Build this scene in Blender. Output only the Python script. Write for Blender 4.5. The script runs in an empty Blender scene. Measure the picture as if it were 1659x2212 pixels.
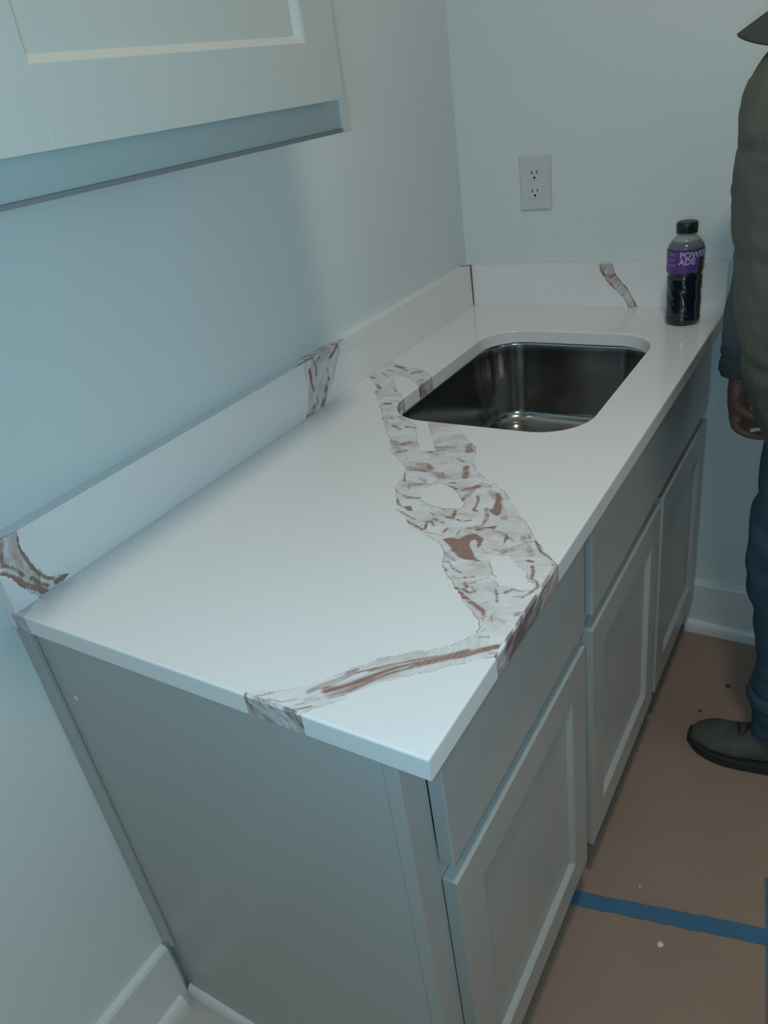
import bpy, bmesh, math, random
import numpy as np
from mathutils import Vector, Matrix, noise
from mathutils.geometry import delaunay_2d_cdt
random.seed(4)
SC = bpy.context.scene
COL = SC.collection
PI = math.pi

# ------------------------------------------------------------------ camera
CAM = bpy.data.cameras.new('camera'); cam = bpy.data.objects.new('camera', CAM); COL.objects.link(cam)
SC.camera = cam
CX, CY, CZ, YAW, PIT, ROL, F = 0.9284, -0.412, 1.4544, -0.6110, -0.5121, -0.1530, 1663.43
_f = Vector((math.sin(YAW)*math.cos(PIT), math.cos(YAW)*math.cos(PIT), math.sin(PIT)))
_r = Vector((math.cos(YAW), -math.sin(YAW), 0)); _u = _r.cross(_f)
_c, _s = math.cos(ROL), math.sin(ROL)
R2 = _c*_r + _s*_u; U2 = -_s*_r + _c*_u
cam.matrix_world = Matrix(((R2.x, U2.x, -_f.x, CX), (R2.y, U2.y, -_f.y, CY), (R2.z, U2.z, -_f.z, CZ), (0, 0, 0, 1)))
CAM.sensor_fit = 'VERTICAL'; CAM.sensor_height = 24.0; CAM.lens = F/2212*24.0
CAM.shift_x = -10.6/2212; CAM.shift_y = 9.7/2212; CAM.clip_start = 0.02

# ------------------------------------------------------------------ light
wd = bpy.data.worlds.new('world'); SC.world = wd; wd.use_nodes = True
wd.node_tree.nodes['Background'].inputs[0].default_value = (0.95, 1.0, 0.99, 1)
wd.node_tree.nodes['Background'].inputs[1].default_value = 0.95
def area(name, loc, target, shape, sx, sy, col, power):
    l = bpy.data.lights.new(name, 'AREA'); l.shape = shape; l.size = sx
    if shape in ('RECTANGLE', 'ELLIPSE'): l.size_y = sy
    l.color = col; l.energy = power
    o = bpy.data.objects.new(name, l); COL.objects.link(o); o.location = loc
    o.rotation_euler = (Vector(target)-Vector(loc)).to_track_quat('-Z', 'Y').to_euler()
    return o
area('ceiling_downlight', (0.94, -0.04, 2.725), (0.94, -0.04, 0), 'DISK', 0.20, 0.2, (1.0, 0.88, 0.74), 12.2)
area('phone_light', (0.90, -0.45, 1.42), (0.25, 0.45, 0.95), 'DISK', 0.13, 0.13, (0.29, 0.735, 1.0), 4.0)      # the light on the photographer's phone
area('added_right_fill', (2.40, 0.2, 1.4), (0, 0.2, 1.0), 'RECTANGLE', 1.5, 1.2, (1.0, 1.0, 1.0), 0.3)  # fill light added from the right, no such source is known
SC.view_settings.view_transform = 'Standard'; SC.view_settings.look = 'None'
SC.view_settings.gamma = 1.0; SC.view_settings.use_curve_mapping = False
SC.view_settings.exposure = 0.0

# ------------------------------------------------------------------ materials
def mat(name, col, rough=0.5, metal=0.0, var=0.04, vscale=6.0, bump=0.0, bscale=200.0, coat=0.0, spec=0.5):
    m = bpy.data.materials.new(name); m.use_nodes = True
    nt = m.node_tree; N = nt.nodes; L = nt.links; b = N['Principled BSDF']
    b.inputs['Roughness'].default_value = rough; b.inputs['Metallic'].default_value = metal
    b.inputs['Coat Weight'].default_value = coat; b.inputs['Specular IOR Level'].default_value = spec
    tc = N.new('ShaderNodeTexCoord'); n = N.new('ShaderNodeTexNoise'); n.inputs['Scale'].default_value = vscale; n.inputs['Detail'].default_value = 4
    L.new(tc.outputs['Object'], n.inputs['Vector'])
    mx = N.new('ShaderNodeMix'); mx.data_type = 'RGBA'
    mx.inputs['A'].default_value = (*[c*(1-var) for c in col], 1); mx.inputs['B'].default_value = (*[min(1, c*(1+var)) for c in col], 1)
    L.new(n.outputs['Fac'], mx.inputs['Factor']); L.new(mx.outputs['Result'], b.inputs['Base Color'])
    if bump:
        n2 = N.new('ShaderNodeTexNoise'); n2.inputs['Scale'].default_value = bscale; n2.inputs['Detail'].default_value = 3
        L.new(tc.outputs['Object'], n2.inputs['Vector'])
        bp = N.new('ShaderNodeBump'); bp.inputs['Strength'].default_value = bump; bp.inputs['Distance'].default_value = 0.002
        L.new(n2.outputs['Fac'], bp.inputs['Height']); L.new(bp.outputs['Normal'], b.inputs['Normal'])
    return m
def math_node(N, L, op, a, b=None, c=None, clamp=False):
    n = N.new('ShaderNodeMath'); n.operation = op; n.use_clamp = clamp
    for i, v in enumerate((a, b, c)):
        if v is None: continue
        if isinstance(v, (int, float)): n.inputs[i].default_value = v
        else: L.new(v, n.inputs[i])
    return n.outputs[0]

M = {}
M['wall'] = mat('wall_paint', (0.68, 0.74, 0.74), 0.62, var=0.012, vscale=2, bump=0.10, bscale=260)
M['ceiling'] = mat('ceiling_paint', (0.72, 0.74, 0.73), 0.8)
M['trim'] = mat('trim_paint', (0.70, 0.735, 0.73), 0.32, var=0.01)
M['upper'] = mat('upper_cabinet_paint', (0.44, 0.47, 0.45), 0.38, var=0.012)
M['cab'] = mat('base_cabinet_paint', (0.42, 0.43, 0.415), 0.30, var=0.012, vscale=3)
M['edge'] = mat('dark_grey_edge', (0.22, 0.22, 0.215), 0.7)  # darker grey for the strip along the wall cabinet's bottom edge
M['cab_in'] = mat('cabinet_inside', (0.30, 0.27, 0.22), 0.6)
M['quartz'] = mat('white_quartz', (0.80, 0.795, 0.79), 0.16, var=0.006, vscale=30)
M['steel'] = mat('brushed_steel', (0.47, 0.465, 0.46), 0.165, metal=1.0, var=0.04, vscale=3)
M['plastic'] = mat('white_plastic', (0.62, 0.62, 0.63), 0.35)
M['black'] = mat('black_slot', (0.01, 0.01, 0.01), 0.6)
M['paper'] = mat('brown_floor_paper', (0.30, 0.215, 0.165), 0.85, var=0.10, vscale=5, bump=0.25, bscale=30)
M['floor'] = mat('bare_floor', (0.48, 0.45, 0.41), 0.5, var=0.05, vscale=4)
M['tape'] = mat('blue_masking_tape', (0.045, 0.15, 0.27), 0.7, var=0.16, vscale=25, bump=0.2, bscale=120)
M['chip'] = mat('white_crumb', (0.7, 0.7, 0.68), 0.8)
M['dirt'] = mat('dark_crumb', (0.06, 0.05, 0.045), 0.8)
M['skin'] = mat('skin', (0.26, 0.125, 0.085), 0.5, var=0.15, vscale=30, bump=0.2, bscale=150)
M['vest'] = mat('olive_vest_fabric', (0.10, 0.105, 0.085), 0.75, var=0.22, vscale=9, bump=0.4, bscale=120)
M['shirt'] = mat('grey_shirt_fabric', (0.085, 0.108, 0.115), 0.9, var=0.12, vscale=14, bump=0.4, bscale=300)
M['jeans'] = mat('blue_denim', (0.035, 0.085, 0.135), 0.9, var=0.25, vscale=16, bump=0.5, bscale=500)
M['boot'] = mat('grey_boot_suede', (0.078, 0.085, 0.078), 0.85, var=0.55, vscale=34, bump=0.9, bscale=90)
M['boot_dark'] = mat('dark_boot_rubber', (0.022, 0.024, 0.024), 0.8, var=0.2, vscale=30)
M['cap'] = mat('dark_cap_fabric', (0.055, 0.065, 0.06), 0.85, var=0.15, vscale=20, bump=0.3, bscale=400)
M['hair'] = mat('dark_hair', (0.03, 0.022, 0.018), 0.7)
M['bottle'] = mat('dark_purple_drink', (0.006, 0.008, 0.018), 0.12, var=0.1, coat=0.5)
M['clear'] = mat('clear_plastic_neck', (0.30, 0.33, 0.31), 0.15, var=0.05)
M['violet'] = mat('frothy_drink_shoulder', (0.13, 0.14, 0.19), 0.15, var=0.1)
M['black_cap'] = mat('black_cap_plastic', (0.008, 0.012, 0.014), 0.4)
M['label'] = mat('purple_label_film', (0.115, 0.05, 0.25), 0.3, var=0.12, vscale=60)
M['ink'] = mat('pale_label_print', (0.45, 0.42, 0.55), 0.4)
M['ink2'] = mat('lilac_label_print', (0.22, 0.14, 0.36), 0.4)

def vein_material():
    m = bpy.data.materials.new('brown_veined_quartz'); m.use_nodes = True
    nt = m.node_tree; N = nt.nodes; L = nt.links; b = N['Principled BSDF']
    b.inputs['Roughness'].default_value = 0.17
    fl = N.new('ShaderNodeAttribute'); fl.attribute_name = 'flow'
    br = N.new('ShaderNodeAttribute'); br.attribute_name = 'brown'
    ed = N.new('ShaderNodeAttribute'); ed.attribute_name = 'edge'
    w = N.new('ShaderNodeTexNoise'); w.inputs['Scale'].default_value = 22; w.inputs['Detail'].default_value = 2
    L.new(fl.outputs['Vector'], w.inputs['Vector'])
    sub = N.new('ShaderNodeVectorMath'); sub.operation = 'SUBTRACT'; sub.inputs[1].default_value = (0.5, 0.5, 0.5); L.new(w.outputs['Color'], sub.inputs[0])
    sc = N.new('ShaderNodeVectorMath'); sc.operation = 'SCALE'; sc.inputs['Scale'].default_value = 0.085; L.new(sub.outputs[0], sc.inputs[0])
    ad = N.new('ShaderNodeVectorMath'); ad.operation = 'ADD'; L.new(fl.outputs['Vector'], ad.inputs[0]); L.new(sc.outputs[0], ad.inputs[1])
    n1 = N.new('ShaderNodeTexNoise'); n1.inputs['Scale'].default_value = 34; n1.inputs['Detail'].default_value = 3.5; n1.inputs['Roughness'].default_value = 0.55; n1.inputs['Distortion'].default_value = 0.9
    L.new(ad.outputs[0], n1.inputs['Vector'])
    # faint thin lines where the noise crosses its middle
    d1 = math_node(N, L, 'ABSOLUTE', math_node(N, L, 'SUBTRACT', n1.outputs['Fac'], 0.5))
    line = math_node(N, L, 'SUBTRACT', 1.0, math_node(N, L, 'MULTIPLY', d1, 20.0), clamp=True)
    n2 = N.new('ShaderNodeTexNoise'); n2.inputs['Scale'].default_value = 19; n2.inputs['Detail'].default_value = 2; L.new(ad.outputs[0], n2.inputs['Vector'])
    gate = math_node(N, L, 'MULTIPLY', math_node(N, L, 'SUBTRACT', n2.outputs['Fac'], 0.47), 5.0, clamp=True)
    line = math_node(N, L, 'MULTIPLY', line, gate)
    soft = math_node(N, L, 'MULTIPLY', math_node(N, L, 'SUBTRACT', n1.outputs['Fac'], 0.56), 5.0, clamp=True)
    # brown strokes and pools of the stone, their borders torn by the noise
    fine = N.new('ShaderNodeTexNoise'); fine.inputs['Scale'].default_value = 120; fine.inputs['Detail'].default_value = 3; L.new(ad.outputs[0], fine.inputs['Vector'])
    wob = math_node(N, L, 'ADD', math_node(N, L, 'MULTIPLY', math_node(N, L, 'SUBTRACT', n1.outputs['Fac'], 0.5), 1.7), math_node(N, L, 'MULTIPLY', math_node(N, L, 'SUBTRACT', fine.outputs['Fac'], 0.5), 0.9))
    torn = math_node(N, L, 'ADD', br.outputs['Fac'], math_node(N, L, 'MULTIPLY', wob, math_node(N, L, 'MULTIPLY', br.outputs['Fac'], 1.6, clamp=True)))
    mass = math_node(N, L, 'MULTIPLY', math_node(N, L, 'SUBTRACT', torn, 0.10), 1.55, clamp=True)
    n3 = N.new('ShaderNodeTexNoise'); n3.inputs['Scale'].default_value = 14; L.new(ad.outputs[0], n3.inputs['Vector'])
    rim = math_node(N, L, 'MULTIPLY', math_node(N, L, 'SUBTRACT', 1.0, math_node(N, L, 'MULTIPLY', ed.outputs['Fac'], 3.6), clamp=True),
                    math_node(N, L, 'MULTIPLY', math_node(N, L, 'SUBTRACT', n3.outputs['Fac'], 0.46), 8.0, clamp=True))
    def mix(f, a, bb):
        x = N.new('ShaderNodeMix'); x.data_type = 'RGBA'; L.new(f, x.inputs['Factor'])
        for s, v in (('A', a), ('B', bb)):
            if isinstance(v, tuple): x.inputs[s].default_value = (*v, 1)
            else: L.new(v, x.inputs[s])
        return x.outputs['Result']
    c = mix(math_node(N, L, 'MULTIPLY', math_node(N, L, 'SUBTRACT', n2.outputs['Fac'], 0.35), 3.0, clamp=True), (0.77, 0.77, 0.78), (0.645, 0.605, 0.595))
    c = mix(math_node(N, L, 'MULTIPLY', soft, 0.72), c, (0.47, 0.35, 0.31))
    c = mix(math_node(N, L, 'MULTIPLY', line, 0.45), c, (0.36, 0.23, 0.19))
    c = mix(math_node(N, L, 'MULTIPLY', mass, 0.95), c, (0.285, 0.155, 0.115))
    c = mix(math_node(N, L, 'MULTIPLY', rim, 0.85), c, (0.15, 0.09, 0.09))
    L.new(c, b.inputs['Base Color'])
    return m
M['vein'] = vein_material()

# ------------------------------------------------------------------ helpers
def link(o): COL.objects.link(o); return o
def tag(o, label=None, cat=None, group=None, kind=None):
    if label: o['label'] = label
    if cat: o['category'] = cat
    if group: o['group'] = group
    if kind: o['kind'] = kind
    return o
def empty(name, loc, label, cat, group=None):
    o = link(bpy.data.objects.new(name, None)); o.location = loc; o.empty_display_size = 0.05
    return tag(o, label, cat, group)
def adopt(o, parent):
    if parent is not None:
        bpy.context.view_layer.update()
        o.parent = parent
        o.matrix_parent_inverse = WORLD[parent.name].inverted() if parent.name in WORLD else Matrix.Identity(4)
WORLD = {}
def obj(name, bm, m, parent=None, smooth=False):
    me = bpy.data.meshes.new(name)
    if isinstance(bm, bmesh.types.BMesh):
        bmesh.ops.recalc_face_normals(bm, faces=bm.faces[:]); bm.to_mesh(me); bm.free()
    else: me = bm
    for mm in (m if isinstance(m, (list, tuple)) else [m]): me.materials.append(mm)
    if smooth:
        for p in me.polygons: p.use_smooth = True
    o = link(bpy.data.objects.new(name, me))
    if parent is not None:
        o.parent = parent
        p = parent; off = Vector((0, 0, 0))
        while p is not None: off += p.location; p = p.parent
        me.transform(Matrix.Translation(-off))       # shapes are given in room coordinates
    return o
def box(bm, x0, x1, y0, y1, z0, z1, bev=0.0, seg=2):
    g = bmesh.ops.create_cube(bm, size=1.0)
    for v in g['verts']:
        v.co = Vector((x0+(v.co.x+.5)*(x1-x0), y0+(v.co.y+.5)*(y1-y0), z0+(v.co.z+.5)*(z1-z0)))
    if bev:
        es = list({e for v in g['verts'] for e in v.link_edges})
        bmesh.ops.bevel(bm, geom=es, offset=bev, segments=seg, affect='EDGES', profile=0.5)
def boxo(name, m, parent, *a, bev=0.0015, seg=2):
    bm = bmesh.new(); box(bm, *a, bev=bev, seg=seg); return obj(name, bm, m, parent)
def tube(bm, rings, cap=True, n=None):
    """rings: lists of points with equal length"""
    vs = [[bm.verts.new(p) for p in r] for r in rings]
    k = len(vs[0])
    for a, b in zip(vs, vs[1:]):
        for i in range(k): bm.faces.new((a[i], a[(i+1) % k], b[(i+1) % k], b[i]))
    if cap: bm.faces.new(vs[0][::-1]); bm.faces.new(vs[-1])
    return vs
def lathe(bm, prof, cx, cy, n=48, wob=None):
    rings = []
    for r, z in prof:
        ring = []
        for i in range(n):
            a = 2*PI*i/n; rr = r*(1+(wob(a, z) if wob else 0))
            ring.append(Vector((cx+rr*math.cos(a), cy+rr*math.sin(a), z)))
        rings.append(ring)
    tube(bm, rings)
def extrude_poly(bm, pts, fn, d0, d1):
    """pts 2D, fn(u,v,d)->3D"""
    tube(bm, [[Vector(fn(u, v, d0)) for u, v in pts], [Vector(fn(u, v, d1)) for u, v in pts]])

# vein outlines (metres, in the plane of the stone)
VO = [(0.0381,0.869),(0.0278,0.8785),(0.0254,0.9007),(0.0173,0.9451),(0.0118,0.9863),(0.0256,0.9753),(0.0479,0.9617),(0.0823,0.9459),(0.1067,0.9467),(0.126,0.9405),(0.1427,0.9296),(0.1598,0.9095),(0.2279,0.822),(0.2912,0.7651),(0.3287,0.6986),(0.3335,0.6887),(0.3508,0.6648),(0.3785,0.6356),(0.4011,0.6184),(0.4118,0.5932),(0.4218,0.5637),(0.4401,0.538),(0.4631,0.5195),(0.4854,0.5067),(0.5103,0.4864),(0.5354,0.4585),(0.5538,0.4349),(0.57,0.4156),(0.5886,0.3944),(0.6076,0.3711),(0.6289,0.35),(0.6428,0.3377),(0.6502,0.3314),(0.6558,0.1542),(0.6426,0.1521),(0.6405,0.1521),(0.6311,0.1475),(0.6116,0.1295),(0.5955,0.1144),(0.5756,0.098),(0.5565,0.0803),(0.5386,0.0648),(0.526,0.0419),(0.517,0.0256),(0.5036,0.0123),(0.4933,0.0001),(0.4973,-0.01),(0.4139,-0.013),(0.4144,-0.0009),(0.4254,0.0067),(0.4534,0.02),(0.4722,0.0376),(0.4881,0.0524),(0.5005,0.0727),(0.5122,0.0881),(0.5232,0.1001),(0.5254,0.1071),(0.5356,0.1128),(0.5449,0.1198),(0.5539,0.1298),(0.5715,0.1372),(0.5859,0.1507),(0.6016,0.1726),(0.6058,0.1824),(0.6022,0.1947),(0.596,0.2035),(0.5829,0.2158),(0.5649,0.23),(0.5451,0.2507),(0.527,0.2669),(0.5102,0.2846),(0.4947,0.3182),(0.4829,0.3328),(0.465,0.3421),(0.4406,0.3498),(0.4154,0.3659),(0.3993,0.3818),(0.3765,0.3962),(0.3585,0.427),(0.3391,0.4568),(0.3336,0.4926),(0.3218,0.5204),(0.2843,0.554),(0.2687,0.564),(0.2491,0.5972),(0.2031,0.6549),(0.1805,0.6819),(0.1592,0.7153),(0.1328,0.7475),(0.1125,0.777),(0.0888,0.8021),(0.0805,0.8253),(0.0564,0.8525)]
VH = [[(0.0841,0.8867),(0.0921,0.8941),(0.1137,0.8905),(0.1315,0.8802),(0.1588,0.8543),(0.1954,0.8156),(0.1937,0.7627),(0.1574,0.7933),(0.1438,0.8129),(0.1254,0.8285),(0.1116,0.8481),(0.0941,0.8708)],[(0.225,0.7065),(0.24,0.6863),(0.2529,0.6778),(0.263,0.6647),(0.2708,0.6518),(0.297,0.6093),(0.3136,0.5816),(0.3294,0.5828),(0.34,0.5885),(0.3202,0.621),(0.301,0.6466),(0.2762,0.6849),(0.2538,0.7238),(0.2275,0.729)],[(0.386,0.4539),(0.3879,0.4736),(0.4019,0.4897),(0.4244,0.4794),(0.44,0.4699),(0.4568,0.4476),(0.4655,0.4415),(0.465,0.426),(0.44,0.4204),(0.4198,0.4229),(0.3979,0.4343)],[(0.5593,0.319),(0.5623,0.3323),(0.5751,0.3349),(0.5917,0.3234),(0.6135,0.3074),(0.6191,0.2934),(0.6312,0.2882),(0.6331,0.2764),(0.6199,0.2731),(0.6071,0.2731),(0.5924,0.2726),(0.5816,0.2863),(0.5689,0.3018)]]
VC = [(0.0241,0.0268),(0.0265,0.031),(0.0361,0.015),(0.0447,-0.0028),(0.0339,-0.0162),(0.0081,-0.0051),(0.018,0.0094)]
BAND = [(0.6303,0.1641),(0.5917,0.1391),(0.5487,0.0956),(0.5138,0.0582),(0.4797,0.0217),(0.4488,-0.0094)]
V1 = [(0.0115,0.1124),(0.024,0.1105),(0.0445,0.0999),(0.041,0.075),(0.0484,0.0449),(0.0553,0.0285),(0.0622,0.0194),(0.0897,0.0053),(0.0619,-0.0035),(0.0383,-0.0005),(0.0295,0.0146),(0.0184,0.033),(0.0142,0.0465),(0.0036,0.0578),(-0.0117,0.0749)]
V2F = [(0.676,0.1018),(0.6764,0.0735),(0.6708,0.0354),(0.6649,0.0169),(0.6514,-0.0014),(0.6759,-0.0041),(0.7136,-0.0022),(0.7242,0.0026),(0.7315,0.018),(0.7571,0.0321),(0.7724,0.0587),(0.7948,0.0855),(0.8028,0.0989)]
V2T = [(0.7897,0.0956),(0.7895,0.0884),(0.8188,0.1016),(0.8125,0.1201),(0.786,0.125),(0.7469,0.1253),(0.7301,0.1149),(0.7087,0.1284),(0.6942,0.1205),(0.698,0.1123),(0.6569,0.105),(0.6719,0.0987)]
V3 = [(0.3594,0.1025),(0.3843,0.1043),(0.3961,0.0768),(0.4096,0.0608),(0.4238,0.0451),(0.4349,0.0244),(0.4494,0.0007),(0.4268,0.0004),(0.4156,0.021),(0.4013,0.036),(0.3826,0.0522),(0.3688,0.0722),(0.3561,0.0857)]
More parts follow.
